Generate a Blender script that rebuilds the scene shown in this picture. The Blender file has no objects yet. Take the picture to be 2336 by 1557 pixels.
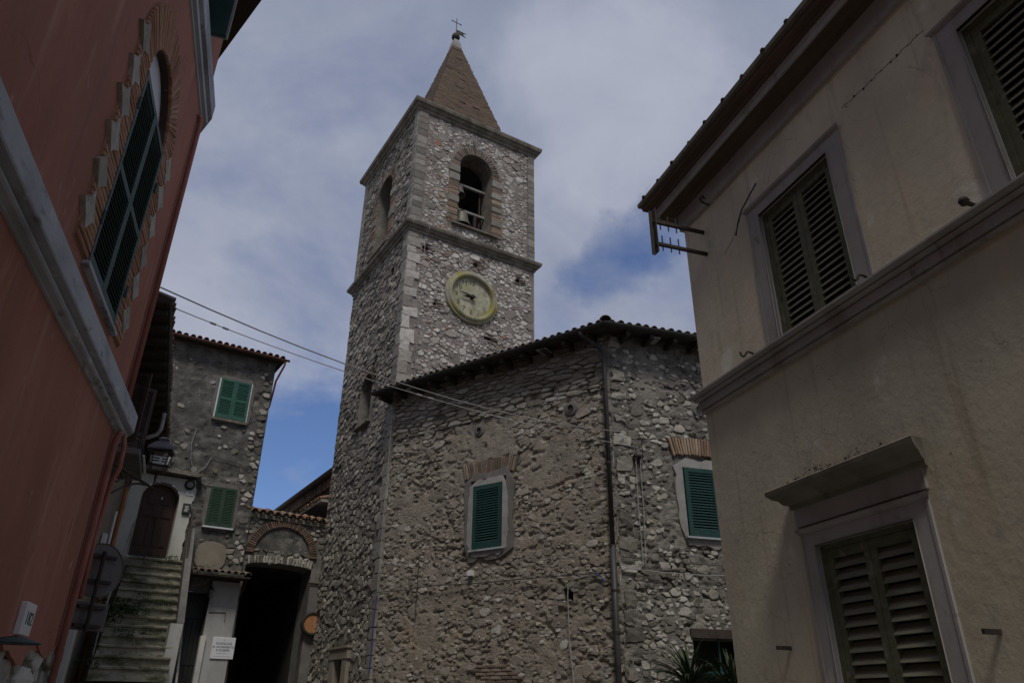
import bpy, bmesh, math, random
import numpy as np
from mathutils import Matrix, Vector

# ------------------------------------------------------------------ camera, sky, sun, exposure
scn = bpy.context.scene
COL = scn.collection
R_ = math.radians
CAM_Z = 1.6
PITCH, ROLL = R_(26.605), R_(0.527)
cam_d = bpy.data.cameras.new("camera")
cam = bpy.data.objects.new("camera", cam_d)
COL.objects.link(cam)
fw = Vector((0, math.cos(PITCH), math.sin(PITCH)))
u0 = Vector((0, -math.sin(PITCH), math.cos(PITCH)))
r0 = Vector((1, 0, 0))
rt = r0 * math.cos(ROLL) + u0 * math.sin(ROLL)
up = -r0 * math.sin(ROLL) + u0 * math.cos(ROLL)
cam.matrix_world = Matrix(((rt.x, up.x, -fw.x, 0), (rt.y, up.y, -fw.y, 0), (rt.z, up.z, -fw.z, CAM_Z), (0, 0, 0, 1)))
cam_d.sensor_width = 36.0
cam_d.lens = 36.0 * 1657.7 / 2336.0
cam_d.clip_start = 0.05
cam_d.clip_end = 5000
scn.camera = cam

SUN_AZ, SUN_EL = 174.0, 58.0        # degrees clockwise from +Y, and above the horizon
sun_d = bpy.data.lights.new("sun", 'SUN')
sun_d.energy = 2.0
sun_d.angle = R_(14)
sun_d.color = (1.0, 0.945, 0.865)
sun = bpy.data.objects.new("sun", sun_d)
COL.objects.link(sun)
sv = Vector((math.sin(R_(SUN_AZ)) * math.cos(R_(SUN_EL)), math.cos(R_(SUN_AZ)) * math.cos(R_(SUN_EL)), math.sin(R_(SUN_EL))))
sun.rotation_euler = sv.to_track_quat('Z', 'Y').to_euler()
sun.location = sv * 60

world = bpy.data.worlds.new("World")
scn.world = world
world.use_nodes = True
wn, wl = world.node_tree.nodes, world.node_tree.links
wn.clear()
SKY_STRENGTH = 0.1


def build_sky():
    out = wn.new('ShaderNodeOutputWorld')
    bg = wn.new('ShaderNodeBackground')
    bg.inputs['Strength'].default_value = SKY_STRENGTH
    sky = wn.new('ShaderNodeTexSky')
    sky.sky_type = 'NISHITA'
    sky.sun_disc = False
    sky.sun_elevation = R_(SUN_EL)
    sky.sun_rotation = R_(SUN_AZ)
    sky.air_density = 1.0
    sky.dust_density = 0.3
    sky.ozone_density = 4.0
    tc = wn.new('ShaderNodeTexCoord')
    sep = wn.new('ShaderNodeSeparateXYZ')
    wl.new(tc.outputs['Generated'], sep.inputs[0])

    def math_(op, a, b=None, clamp=False):
        n = wn.new('ShaderNodeMath')
        n.operation = op
        n.use_clamp = clamp
        for i, v in enumerate((a, b)):
            if v is None:
                continue
            if isinstance(v, (int, float)):
                n.inputs[i].default_value = v
            else:
                wl.new(v, n.inputs[i])
        return n.outputs[0]
    zz = math_('ADD', math_('MAXIMUM', sep.outputs[2], 0.0), 0.22)
    comb = wn.new('ShaderNodeCombineXYZ')
    wl.new(math_('DIVIDE', sep.outputs[0], zz), comb.inputs[0])
    wl.new(math_('DIVIDE', sep.outputs[1], zz), comb.inputs[1])

    def noise(scale, detail, rough, dist, off):
        mp = wn.new('ShaderNodeMapping')
        mp.inputs['Location'].default_value = off
        wl.new(comb.outputs[0], mp.inputs[0])
        n = wn.new('ShaderNodeTexNoise')
        n.inputs['Scale'].default_value = scale
        n.inputs['Detail'].default_value = detail
        n.inputs['Roughness'].default_value = rough
        n.inputs['Distortion'].default_value = dist
        wl.new(mp.outputs[0], n.inputs['Vector'])
        return n.outputs['Fac']
    n1 = noise(1.9, 12, 0.60, 0.35, (3.1, 0.7, 0))
    n2 = math_('ADD', math_('MULTIPLY', noise(1.1, 6, 0.5, 0.2, (7.3, 4.2, 2)), 0.72), math_('MULTIPLY', noise(3.4, 10, 0.62, 0.5, (1.3, 2.2, 5)), 0.28))
    # gaps in the cloud cover: soft openings in fixed directions of the sky
    wn_ = wn.new('ShaderNodeTexNoise')
    wn_.inputs['Scale'].default_value = 5.0
    wn_.inputs['Detail'].default_value = 7
    wn_.inputs['Roughness'].default_value = 0.6
    wl.new(tc.outputs['Generated'], wn_.inputs['Vector'])
    wv = wn.new('ShaderNodeVectorMath')
    wv.operation = 'MULTIPLY_ADD'
    wl.new(wn_.outputs['Color'], wv.inputs[0])
    wv.inputs[1].default_value = (0.26, 0.26, 0.26)
    wv.inputs[2].default_value = (-0.13, -0.13, -0.13)
    wa = wn.new('ShaderNodeVectorMath')
    wl.new(wv.outputs[0], wa.inputs[0])
    wl.new(tc.outputs['Generated'], wa.inputs[1])

    def blobs(lst):
        holes = None
        for (x, y, z, lo, hi, amt) in lst:
            holes = one_blob(holes, x, y, z, lo, hi, amt)
        return holes

    def one_blob(holes, x, y, z, lo, hi, amt):
        d = Vector((x, y, z)).normalized()
        vm = wn.new('ShaderNodeVectorMath')
        vm.operation = 'DOT_PRODUCT'
        nrm = wn.new('ShaderNodeVectorMath')
        nrm.operation = 'NORMALIZE'
        wl.new(wa.outputs[0], nrm.inputs[0])
        wl.new(nrm.outputs[0], vm.inputs[0])
        vm.inputs[1].default_value = d
        mr = wn.new('ShaderNodeMapRange')
        mr.interpolation_type = 'SMOOTHSTEP'
        mr.inputs['From Min'].default_value = math.cos(R_(hi))
        mr.inputs['From Max'].default_value = math.cos(R_(lo))
        mr.inputs['To Max'].default_value = amt
        wl.new(vm.outputs['Value'], mr.inputs[0])
        return mr.outputs[0] if holes is None else math_('ADD', holes, mr.outputs[0])
    holes = blobs(SKY_GAPS)
    n2 = math_('ADD', n2, blobs(SKY_BANKS))
    cover = math_('SUBTRACT', math_('ADD', n1, 0.30), holes)
    rampc = wn.new('ShaderNodeValToRGB')
    rampc.color_ramp.elements[0].position = 0.36
    rampc.color_ramp.elements[1].position = 0.78
    rampc.color_ramp.elements[0].color = (0.04, 0.04, 0.04, 1)
    rampc.color_ramp.elements[1].color = (1, 1, 1, 1)
    wl.new(cover, rampc.inputs[0])
    shade = wn.new('ShaderNodeValToRGB')
    shade.color_ramp.elements[0].position = 0.34
    shade.color_ramp.elements[1].position = 0.70
    shade.color_ramp.elements[0].color = (2.3, 2.65, 3.7, 1)
    shade.color_ramp.elements[1].color = (4.6, 4.85, 5.75, 1)
    wl.new(n2, shade.inputs[0])
    mix = wn.new('ShaderNodeMix')
    mix.data_type = 'RGBA'
    wl.new(rampc.outputs[0], mix.inputs['Factor'])
    tint = wn.new('ShaderNodeMix')
    tint.data_type = 'RGBA'
    tint.blend_type = 'MULTIPLY'
    tint.inputs['Factor'].default_value = 1.0
    tint.inputs['B'].default_value = (0.72, 0.80, 1.0, 1)
    wl.new(sky.outputs[0], tint.inputs['A'])
    wl.new(tint.outputs['Result'], mix.inputs['A'])
    wl.new(shade.outputs[0], mix.inputs['B'])
    wl.new(mix.outputs['Result'], bg.inputs[0])
    wl.new(bg.outputs[0], out.inputs[0])


SKY_GAPS = [(-0.275, 0.925, 0.26, 2, 11.5, 0.42), (0.16, 0.825, 0.54, 0.2, 5.2, 0.31), (-0.31, 0.83, 0.465, 0, 6, 0.10)]
SKY_BANKS = [(0.12, 0.695, 0.71, 1, 11, 0.20), (0.02, 0.82, 0.57, 0, 8, 0.06)]
build_sky()

scn.view_settings.view_transform = 'Standard'
scn.view_settings.look = 'None'
scn.view_settings.exposure = 0.0
scn.view_settings.gamma = 1.0
scn.view_settings.use_curve_mapping = False
scn.render.engine = 'CYCLES'
scn.cycles.use_denoising = True
scn.cycles.max_bounces = 8
scn.cycles.diffuse_bounces = 6

# ------------------------------------------------------------------ helpers
rnd = random.Random(7)


class Wall:
    """vertical plane: o at z=0, u runs to the right seen from outside, n points outside"""
    def __init__(s, o, yaw):
        s.o = Vector((o[0], o[1], 0))
        a = R_(yaw)
        s.yaw = yaw
        s.d = Vector((math.sin(a), math.cos(a), 0))
        s.n = Vector((math.cos(a), -math.sin(a), 0))
        s.M = Matrix.Translation(s.o) @ Matrix.Rotation(math.pi / 2 - a, 4, 'Z')

    def P(s, u, z=0, off=0):
        return s.o + s.d * u + s.n * off + Vector((0, 0, z))


class World_:
    M = Matrix.Identity(4)


WORLD = World_()
WM = {}


def shift(wall, u=0, off=0, z=0, rot=0):
    w = World_()
    w.M = wall.M @ Matrix.Translation((u, -off, z)) @ Matrix.Rotation(rot, 4, 'Z')
    return w


class MB:
    def __init__(s):
        s.v, s.f = [], []

    def add(s, vs, fs):
        b = len(s.v)
        s.v += [tuple(p) for p in vs]
        s.f += [tuple(b + i for i in f) for f in fs]
        return s

    def box(s, a0, a1, o0, o1, z0, z1):
        y0, y1 = -o1, -o0
        return s.add([(a0, y0, z0), (a1, y0, z0), (a1, y1, z0), (a0, y1, z0), (a0, y0, z1), (a1, y0, z1), (a1, y1, z1), (a0, y1, z1)],
                     [(0, 3, 2, 1), (4, 5, 6, 7), (0, 1, 5, 4), (1, 2, 6, 5), (2, 3, 7, 6), (3, 0, 4, 7)])

    def prism(s, pts, off0, off1):
        """polygon in (u,z) extruded between two offsets"""
        n = len(pts)
        vs = [(p[0], -off1, p[1]) for p in pts] + [(p[0], -off0, p[1]) for p in pts]
        fs = [tuple(range(n)), tuple(range(2 * n - 1, n - 1, -1))]
        fs += [(i, n + i, n + (i + 1) % n, (i + 1) % n) for i in range(n)]
        return s.add(vs, fs)

    def sweep(s, prof, path, closed=True, caps=True):
        """profile [(off,z)] swept along path [(u,offset direction mitre vec (du,doff) per unit off)]"""
        n = len(prof)
        b = []
        for (pu, po, mu, mo) in path:
            b += [(pu + mu * o, -(po + mo * o), z) for (o, z) in prof]
        fs = []
        for k in range(len(path) - 1):
            for i in range(n if closed else n - 1):
                j = (i + 1) % n
                fs.append((k * n + i, k * n + j, (k + 1) * n + j, (k + 1) * n + i))
        if caps:
            fs.append(tuple(range(n)))
            fs.append(tuple((len(path) - 1) * n + i for i in range(n - 1, -1, -1)))
        return s.add(b, fs)

    def tube(s, pts, r, n=8, caps=True):
        pts = [Vector(p) for p in pts]
        rs = r if isinstance(r, (list, tuple)) else [r] * len(pts)
        vs, fs = [], []
        prev = None
        for i, p in enumerate(pts):
            t = (pts[min(i + 1, len(pts) - 1)] - pts[max(i - 1, 0)]).normalized()
            a = prev if prev is not None else (Vector((0, 0, 1)) if abs(t.z) < 0.9 else Vector((1, 0, 0)))
            x = (a - t * a.dot(t)).normalized()
            y = t.cross(x)
            prev = x
            for k in range(n):
                an = 2 * math.pi * k / n
                vs.append(p + (x * math.cos(an) + y * math.sin(an)) * rs[i])
        for i in range(len(pts) - 1):
            for k in range(n):
                fs.append((i * n + k, i * n + (k + 1) % n, (i + 1) * n + (k + 1) % n, (i + 1) * n + k))
        if caps:
            fs.append(tuple(range(n - 1, -1, -1)))
            fs.append(tuple((len(pts) - 1) * n + k for k in range(n)))
        return s.add(vs, fs)

    def lathe(s, prof, c, axis='z', n=24, a0=0.0, a1=2 * math.pi):
        """prof [(r,h)] round an axis through c: 'z' up, 'y' outwards of a wall (h = offset)"""
        full = abs(a1 - a0 - 2 * math.pi) < 1e-6
        m = n if full else n + 1
        vs, fs = [], []
        for (r, h) in prof:
            for k in range(m):
                an = a0 + (a1 - a0) * k / n
                if axis == 'z':
                    vs.append((c[0] + r * math.cos(an), c[1] + r * math.sin(an), c[2] + h))
                else:
                    vs.append((c[0] + r * math.cos(an), c[1] - h, c[2] + r * math.sin(an)))
        for i in range(len(prof) - 1):
            for k in range(n):
                fs.append((i * m + k, i * m + (k + 1) % m, (i + 1) * m + (k + 1) % m, (i + 1) * m + k))
        return s.add(vs, fs)

    def build(s, name, mat, parent=None, wall=None, recalc=True, smooth=False, bevel=0.0, loc=None):
        me = bpy.data.meshes.new(name)
        me.from_pydata(s.v, [], s.f)
        if recalc or bevel:
            bm = bmesh.new()
            bm.from_mesh(me)
            if bevel:
                bmesh.ops.remove_doubles(bm, verts=bm.verts, dist=1e-5)
                bmesh.ops.bevel(bm, geom=[e for e in bm.edges], offset=bevel, segments=1, affect='EDGES', profile=0.5)
            bmesh.ops.recalc_face_normals(bm, faces=bm.faces)
            bm.to_mesh(me)
            bm.free()
        if smooth:
            for p in me.polygons:
                p.use_smooth = True
        return put(name, me, mat, parent, wall, loc)


def put(name, me, mat, parent=None, wall=None, loc=None):
    o = bpy.data.objects.new(name, me)
    if mat is not None and me is not None and not me.materials:
        me.materials.append(mat)
    COL.objects.link(o)
    mw = (wall or WORLD).M
    if loc is not None:
        mw = mw @ (loc if isinstance(loc, Matrix) else Matrix.Translation(loc))
    if parent is not None:
        o.parent = parent
        o.matrix_local = WM[parent].inverted() @ mw
    else:
        o.matrix_local = mw
    WM[o] = mw.copy()
    return o


def tag(o, label, cat, group=None):
    o["label"] = label
    o["category"] = cat
    if group:
        o["group"] = group
    return o


def struct(o):
    o["kind"] = "structure"
    return o


def stuff(o):
    o["kind"] = "stuff"
    return o


def root(name, wall, label, cat, group=None, loc=None):
    o = put(name, None, None, None, wall, loc)
    o.empty_display_size = 0.3
    return tag(o, label, cat, group)


# ---- numpy value noise
_tab = np.random.RandomState(11).rand(256, 256)


def vnoise(x, y, seed=0):
    x = x + seed * 17.31
    y = y + seed * 9.17
    xi, yi = np.floor(x).astype(int), np.floor(y).astype(int)
    fx, fy = x - xi, y - yi
    fx, fy = fx * fx * (3 - 2 * fx), fy * fy * (3 - 2 * fy)
    a, b = _tab[xi % 256, yi % 256], _tab[(xi + 1) % 256, yi % 256]
    c, d = _tab[xi % 256, (yi + 1) % 256], _tab[(xi + 1) % 256, (yi + 1) % 256]
    return (a * (1 - fx) + b * fx) * (1 - fy) + (c * (1 - fx) + d * fx) * fy


def fbm(x, y, seed=0, oct=4):
    s, a, t = 0, 1.0, 0
    for i in range(oct):
        s = s + a * vnoise(x * 2 ** i, y * 2 ** i, seed + i)
        t += a
        a *= 0.55
    return s / t


class Rect:
    def __init__(s, a, b, c, d):
        s.a, s.b, s.c, s.d = a, b, c, d

    def inside(s, x, z, g=0.0):
        return (x > s.a - g) & (x < s.b + g) & (z > s.c - g) & (z < s.d + g)

    def snap(s, x, z):
        opts = [(x - s.a, (s.a, z)), (s.b - x, (s.b, z)), (z - s.c, (x, s.c)), (s.d - z, (x, s.d))]
        return min(opts, key=lambda t: t[0])[1]

    def outline(s, n=1):
        return [(s.a, s.c), (s.b, s.c), (s.b, s.d), (s.a, s.d)]


class Arch:
    """rectangle with a round (or segmental) head"""
    def __init__(s, a, b, c, spring, rise=None):
        s.a, s.b, s.c, s.zs = a, b, c, spring
        s.h = (b - a) / 2
        s.m = (a + b) / 2
        s.rise = s.h if rise is None else rise

    def top(s, x):
        t = np.clip(1 - ((x - s.m) / s.h) ** 2, 0, 1)
        return s.zs + s.rise * np.sqrt(t)

    def inside(s, x, z, g=0.0):
        t = np.clip(1 - ((x - s.m) / (s.h + g)) ** 2, 0, 1)
        return (x > s.a - g) & (x < s.b + g) & (z > s.c - g) & (z < s.zs + (s.rise + g) * np.sqrt(t))

    def snap(s, x, z):
        if z > s.zs:
            q = math.hypot((x - s.m) / s.h, (z - s.zs) / s.rise) or 1
            return (s.m + (x - s.m) / q, s.zs + (z - s.zs) / q)
        opts = [(x - s.a, (s.a, z)), (s.b - x, (s.b, z)), (z - s.c, (x, s.c))]
        return min(opts, key=lambda t: t[0])[1]

    def outline(s, n=14):
        p = [(s.a, s.c), (s.b, s.c)]
        for k in range(n + 1):
            an = math.pi * k / n
            p.append((s.m + s.h * math.cos(an), s.zs + s.rise * math.sin(an)))
        return p


def rough_wall(u0_, u1_, z0_, z1_, cell, holes=(), amp=0.02, freq=3.0, seed=0, name="wall", mat=None, parent=None, wall=None, edge=0.0, topfn=None, pits=0.0):
    nu, nz = max(1, int(round((u1_ - u0_) / cell))), max(1, int(round((z1_ - z0_) / cell)))
    us, zs = np.linspace(u0_, u1_, nu + 1), np.linspace(z0_, z1_, nz + 1)
    U, Z = np.meshgrid(us, zs, indexing='ij')
    h = (fbm(U * freq, Z * freq, seed, 5) - 0.5) * 2 * amp
    if pits:
        zone = 0.75 + 0.5 * fbm(U * 0.8, Z * 0.8, seed + 40, 3)
        pn = fbm(U * 4.0, Z * 9.0, seed + 20, 3) * zone
        h = h - pits * np.clip((pn - 0.60) / 0.05, 0, 1)
        pn = fbm(U * 8.0, Z * 15.0, seed + 30, 2) * zone
        h = h - pits * 0.8 * np.clip((pn - 0.68) / 0.05, 0, 1)
    for hs in holes:
        h = np.where(hs.inside(U, Z, cell * 1.6), 0.0, h)
    UC, ZC = (U[:-1, :-1] + U[1:, 1:]) / 2, (Z[:-1, :-1] + Z[1:, 1:]) / 2
    keep = np.ones(UC.shape, bool)
    if topfn is not None:
        keep &= ZC < topfn(UC)
    for hs in holes:
        keep &= ~hs.inside(UC, ZC)
    V = np.stack([U, -h, Z], -1)
    if holes:
        used = np.zeros(U.shape, bool)
        used[:-1, :-1] |= keep
        used[1:, :-1] |= keep
        used[1:, 1:] |= keep
        used[:-1, 1:] |= keep
        for hs in holes:
            ins = hs.inside(U, Z) & used
            for i, j in zip(*np.nonzero(ins)):
                x, z = hs.snap(float(U[i, j]), float(Z[i, j]))
                V[i, j, 0], V[i, j, 2] = x, z
    if edge:
        jit = (fbm(Z * 4, U * 0 + 3, seed + 5, 3) - 0.5) * edge
        m = (U == us[0]) | (U == us[-1])
        V[..., 0] += np.where(m, jit, 0)
    idx = np.arange(U.size).reshape(U.shape)
    I, J = np.nonzero(keep)
    faces = np.stack([idx[I, J], idx[I + 1, J], idx[I + 1, J + 1], idx[I, J + 1]], -1)
    me = bpy.data.meshes.new(name)
    me.from_pydata(V.reshape(-1, 3).tolist(), [], faces.tolist())
    for p in me.polygons:
        p.use_smooth = True
    return put(name, me, mat, parent, wall)


def reveal(shape, depth, name, mat, parent, wall, front=0.02, back=None, skip_bottom=False):
    o = shape.outline()
    n = len(o)
    vs = [(x, -front, z) for x, z in o] + [(x, depth, z) for x, z in o]
    fs = [(i, (i + 1) % n, n + (i + 1) % n, n + i) for i in range(n) if not (skip_bottom and i == 0)]
    ob = MB().add(vs, fs).build(name, mat, parent, wall, recalc=False)
    if back is not None:
        MB().add([(x, depth, z) for x, z in o], [tuple(range(n))]).build("backing", back, parent, wall, recalc=False)
    return ob


# ---- rubble stones: weighted Voronoi cells shrunk into separate stones
def clip_poly(poly, nx, nz, c):
    out = []
    m = len(poly)
    for i in range(m):
        p, q = poly[i], poly[(i + 1) % m]
        dp, dq = p[0] * nx + p[1] * nz - c, q[0] * nx + q[1] * nz - c
        if dp <= 0:
            out.append(p)
        if (dp < 0 < dq) or (dq < 0 < dp):
            t = dp / (dp - dq)
            out.append((p[0] + (q[0] - p[0]) * t, p[1] + (q[1] - p[1]) * t))
    return out


def rubble_cells(region, rmin, rmax, seed, aspect=1.35, tries=6000, pw=2.2, holes=(), margin=0.04, cond=None):
    rg = random.Random(seed)
    a, b, c, d = region
    A, B = a / aspect, b / aspect
    pts = []
    cellz = rmax * 2
    grid = {}
    fails = 0
    for _ in range(tries):
        x, z = rg.uniform(A, B), rg.uniform(c, d)
        r = rmin + (rmax - rmin) * rg.random() ** pw
        gx, gz = int(x / cellz), int(z / cellz)
        ok = True
        for ix in range(gx - 1, gx + 2):
            for iz in range(gz - 1, gz + 2):
                for (px, pz, pr) in grid.get((ix, iz), ()):
                    if (px - x) ** 2 + (pz - z) ** 2 < ((pr + r) * 0.88) ** 2:
                        ok = False
                        break
        if not ok:
            pass
            continue
        pts.append((x, z, r))
        grid.setdefault((gx, gz), []).append((x, z, r))
    cells = []
    for (x, z, r) in pts:
        lim = r * 1.9
        poly = [(x - lim, z - lim), (x + lim, z - lim), (x + lim, z + lim), (x - lim, z + lim)]
        poly = clip_poly(poly, -1, 0, -A)
        poly = clip_poly(poly, 1, 0, B)
        poly = clip_poly(poly, 0, -1, -c)
        poly = clip_poly(poly, 0, 1, d)
        gx, gz = int(x / cellz), int(z / cellz)
        for ix in range(gx - 2, gx + 3):
            for iz in range(gz - 2, gz + 3):
                for (px, pz, pr) in grid.get((ix, iz), ()):
                    dx, dz = px - x, pz - z
                    if (dx == 0 and dz == 0) or dx * dx + dz * dz > (lim * 2 + pr) ** 2:
                        continue
                    cc = (px * px + pz * pz - pr * pr - x * x - z * z + r * r) / 2
                    poly = clip_poly(poly, dx, dz, cc)
                    if len(poly) < 3:
                        break
        if len(poly) < 3:
            continue
        cx_, cz_ = x * aspect, z
        if any(bool(hh.inside(np.float64(cx_), np.float64(cz_), margin + r * 0.6)) for hh in holes):
            continue
        if cond and not cond(cx_, cz_, r):
            continue
        cells.append(([(px * aspect, pz) for px, pz in poly], (cx_, cz_), r))
    return cells


def stone_mesh(poly, cen, rg, gap, proud, rough=0.10):
    """one stone, verts relative to cen: angular outline, flat uneven face; about 40 triangles"""
    m = len(poly)
    pts = []
    for i in range(m):
        p, q = poly[i], poly[(i + 1) % m]
        if math.hypot(q[0] - p[0], q[1] - p[1]) < 0.015:
            continue
        for t in ((0.10, 0.90) if rg.random() < 0.6 else (0.3,)):
            pts.append((p[0] + (q[0] - p[0]) * t - cen[0], p[1] + (q[1] - p[1]) * t - cen[1]))
    while len(pts) > 11:
        pts.pop(rg.randrange(len(pts)))
    if len(pts) < 4:
        return None
    n = len(pts)
    R = sum(math.hypot(*p) for p in pts) / n
    sh = max(0.5, 1 - gap * rg.uniform(0.5, 1.6) / max(R, 0.01))
    sx, sz = sh * rg.uniform(0.92, 1.03), sh * rg.uniform(0.88, 1.03)
    pts = [(x * sx * rg.uniform(1 - rough, 1 + rough * 0.6), z * sz * rg.uniform(1 - rough, 1 + rough * 0.6)) for x, z in pts]
    h = proud * rg.uniform(0.35, 1.35)
    tx, tz = rg.uniform(-0.10, 0.10), rg.uniform(-0.16, 0.06)
    ins = min(0.025 / max(R, 0.02), 0.30)
    vs, fs = [], []
    for (x, z) in pts:
        vs.append((x, 0.05, z))
    for (x, z) in pts:
        vs.append((x * 0.99, -(h * 0.6 + (tx * x + tz * z) * 0.8), z * 0.99))
    for (x, z) in pts:
        k = 1 - ins * rg.uniform(0.6, 1.5)
        vs.append((x * k, -(h + (tx * x + tz * z)) + rg.uniform(-0.2, 0.2) * h, z * k))
    for a in range(2):
        for i in range(n):
            j = (i + 1) % n
            fs.append((a * n + i, a * n + j, (a + 1) * n + j, (a + 1) * n + i))
    vs.append((rg.uniform(-.2, .2) * R, -(h * rg.uniform(0.9, 1.25)), rg.uniform(-.2, .2) * R))
    for i in range(n):
        fs.append((2 * n + i, 2 * n + (i + 1) % n, 3 * n))
    return vs, fs


def lay_stones(cells, parent, wall, mat, seed, n_parts, gap=0.012, proud=0.035, keep=0.85, off=0.0, name="stone", rough=0.10):
    rg = random.Random(seed)
    cells = sorted(cells, key=lambda c: -c[2])
    rest = MB()
    cnt = 0
    for poly, cen, r in cells:
        if rg.random() > keep:
            continue
        sm = stone_mesh(poly, cen, rg, gap, proud, rough)
        if sm is None:
            continue
        if cnt < n_parts:
            me = bpy.data.meshes.new(name)
            me.from_pydata(sm[0], [], sm[1])
            put(name, me, mat, parent, wall, (cen[0], -off, cen[1]))
            cnt += 1
        else:
            rest.add([(x + cen[0], y - off, z + cen[1]) for x, y, z in sm[0]], sm[1])
    if rest.v:
        o = rest.build("small_" + name + "s", mat, parent, wall, recalc=False)
        stuff(o)
    return cnt


def block_mesh(w, d, h, rg, jit=0.008, name="block"):
    """a hewn block, centred in u and z, standing from off 0 to d, uneven edges"""
    vs, fs = [], []
    for (k, o) in ((1.0, -0.04), (1.0, d * 0.7), (0.93, d)):
        for sx, sz in ((-1, -1), (0, -1), (1, -1), (1, 0), (1, 1), (0, 1), (-1, 1), (-1, 0)):
            vs.append((sx * (w / 2 - (1 - k) * 0.12) + rg.uniform(-jit, jit), -o + rg.uniform(-jit, jit) * 0.5, sz * (h / 2 - (1 - k) * 0.12) + rg.uniform(-jit, jit)))
    for a in range(2):
        for i in range(8):
            j = (i + 1) % 8
            fs.append((a * 8 + i, a * 8 + j, a * 8 + 8 + j, a * 8 + 8 + i))
    vs.append((0, -d - 0.004, 0))
    for i in range(8):
        fs.append((16 + i, 16 + (i + 1) % 8, 24))
    me = bpy.data.meshes.new(name)
    me.from_pydata(vs, [], fs)
    return me


def brick_pool(w, d, h, mat, n=5, seed=0, jit=0.004):
    rg = random.Random(seed)
    out = []
    for i in range(n):
        me = block_mesh(w * rg.uniform(0.96, 1.02), d * rg.uniform(0.85, 1.15), h * rg.uniform(0.93, 1.02), rg, jit, "brick")
        me.materials.append(mat)
        out.append(me)
    return out


def place_mesh(name, me, parent, wall, u, z, off=0.0, ang=0.0):
    """ang: rotation in the wall plane, anticlockwise seen from outside"""
    return put(name, me, None, parent, wall, Matrix.Translation((u, -off, z)) @ Matrix.Rotation(-ang, 4, 'Y'))


# ------------------------------------------------------------------ materials
def newmat(name):
    m = bpy.data.materials.new(name)
    m.use_nodes = True
    nt = m.node_tree
    nt.nodes.clear()
    out = nt.nodes.new('ShaderNodeOutputMaterial')
    b = nt.nodes.new('ShaderNodeBsdfPrincipled')
    nt.links.new(b.outputs[0], out.inputs[0])
    return m, nt, b


def ramp_of(nt, stops, fac, interp='LINEAR'):
    r = nt.nodes.new('ShaderNodeValToRGB')
    r.color_ramp.interpolation = interp
    el = r.color_ramp.elements
    while len(el) < len(stops):
        el.new(0.5)
    for e, (p, c) in zip(el, stops):
        e.position = p
        e.color = (c[0], c[1], c[2], 1) if not isinstance(c, (int, float)) else (c, c, c, 1)
    nt.links.new(fac, r.inputs[0])
    return r.outputs[0]


def noise_of(nt, vec, scale, detail=6, rough=0.6, stretch=(1, 1, 1), off=(0, 0, 0), dist=0.0):
    mp = nt.nodes.new('ShaderNodeMapping')
    mp.inputs['Scale'].default_value = stretch
    mp.inputs['Location'].default_value = off
    nt.links.new(vec, mp.inputs[0])
    n = nt.nodes.new('ShaderNodeTexNoise')
    n.inputs['Scale'].default_value = scale
    n.inputs['Detail'].default_value = detail
    n.inputs['Roughness'].default_value = rough
    n.inputs['Distortion'].default_value = dist
    nt.links.new(mp.outputs[0], n.inputs['Vector'])
    return n.outputs['Fac']


def mixc(nt, fac, a, b, mode='MIX'):
    m = nt.nodes.new('ShaderNodeMix')
    m.data_type = 'RGBA'
    m.blend_type = mode
    for key, v in (('Factor', fac), ('A', a), ('B', b)):
        if isinstance(v, (int, float)):
            m.inputs[key].default_value = v
        elif isinstance(v, tuple):
            m.inputs[key].default_value = (v[0], v[1], v[2], 1)
        else:
            nt.links.new(v, m.inputs[key])
    return m.outputs['Result']


def bump_of(nt, b, height, strength, dist=0.02):
    n = nt.nodes.new('ShaderNodeBump')
    n.inputs['Strength'].default_value = strength
    n.inputs['Distance'].default_value = dist
    nt.links.new(height, n.inputs['Height'])
    nt.links.new(n.outputs[0], b.inputs['Normal'])


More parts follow.
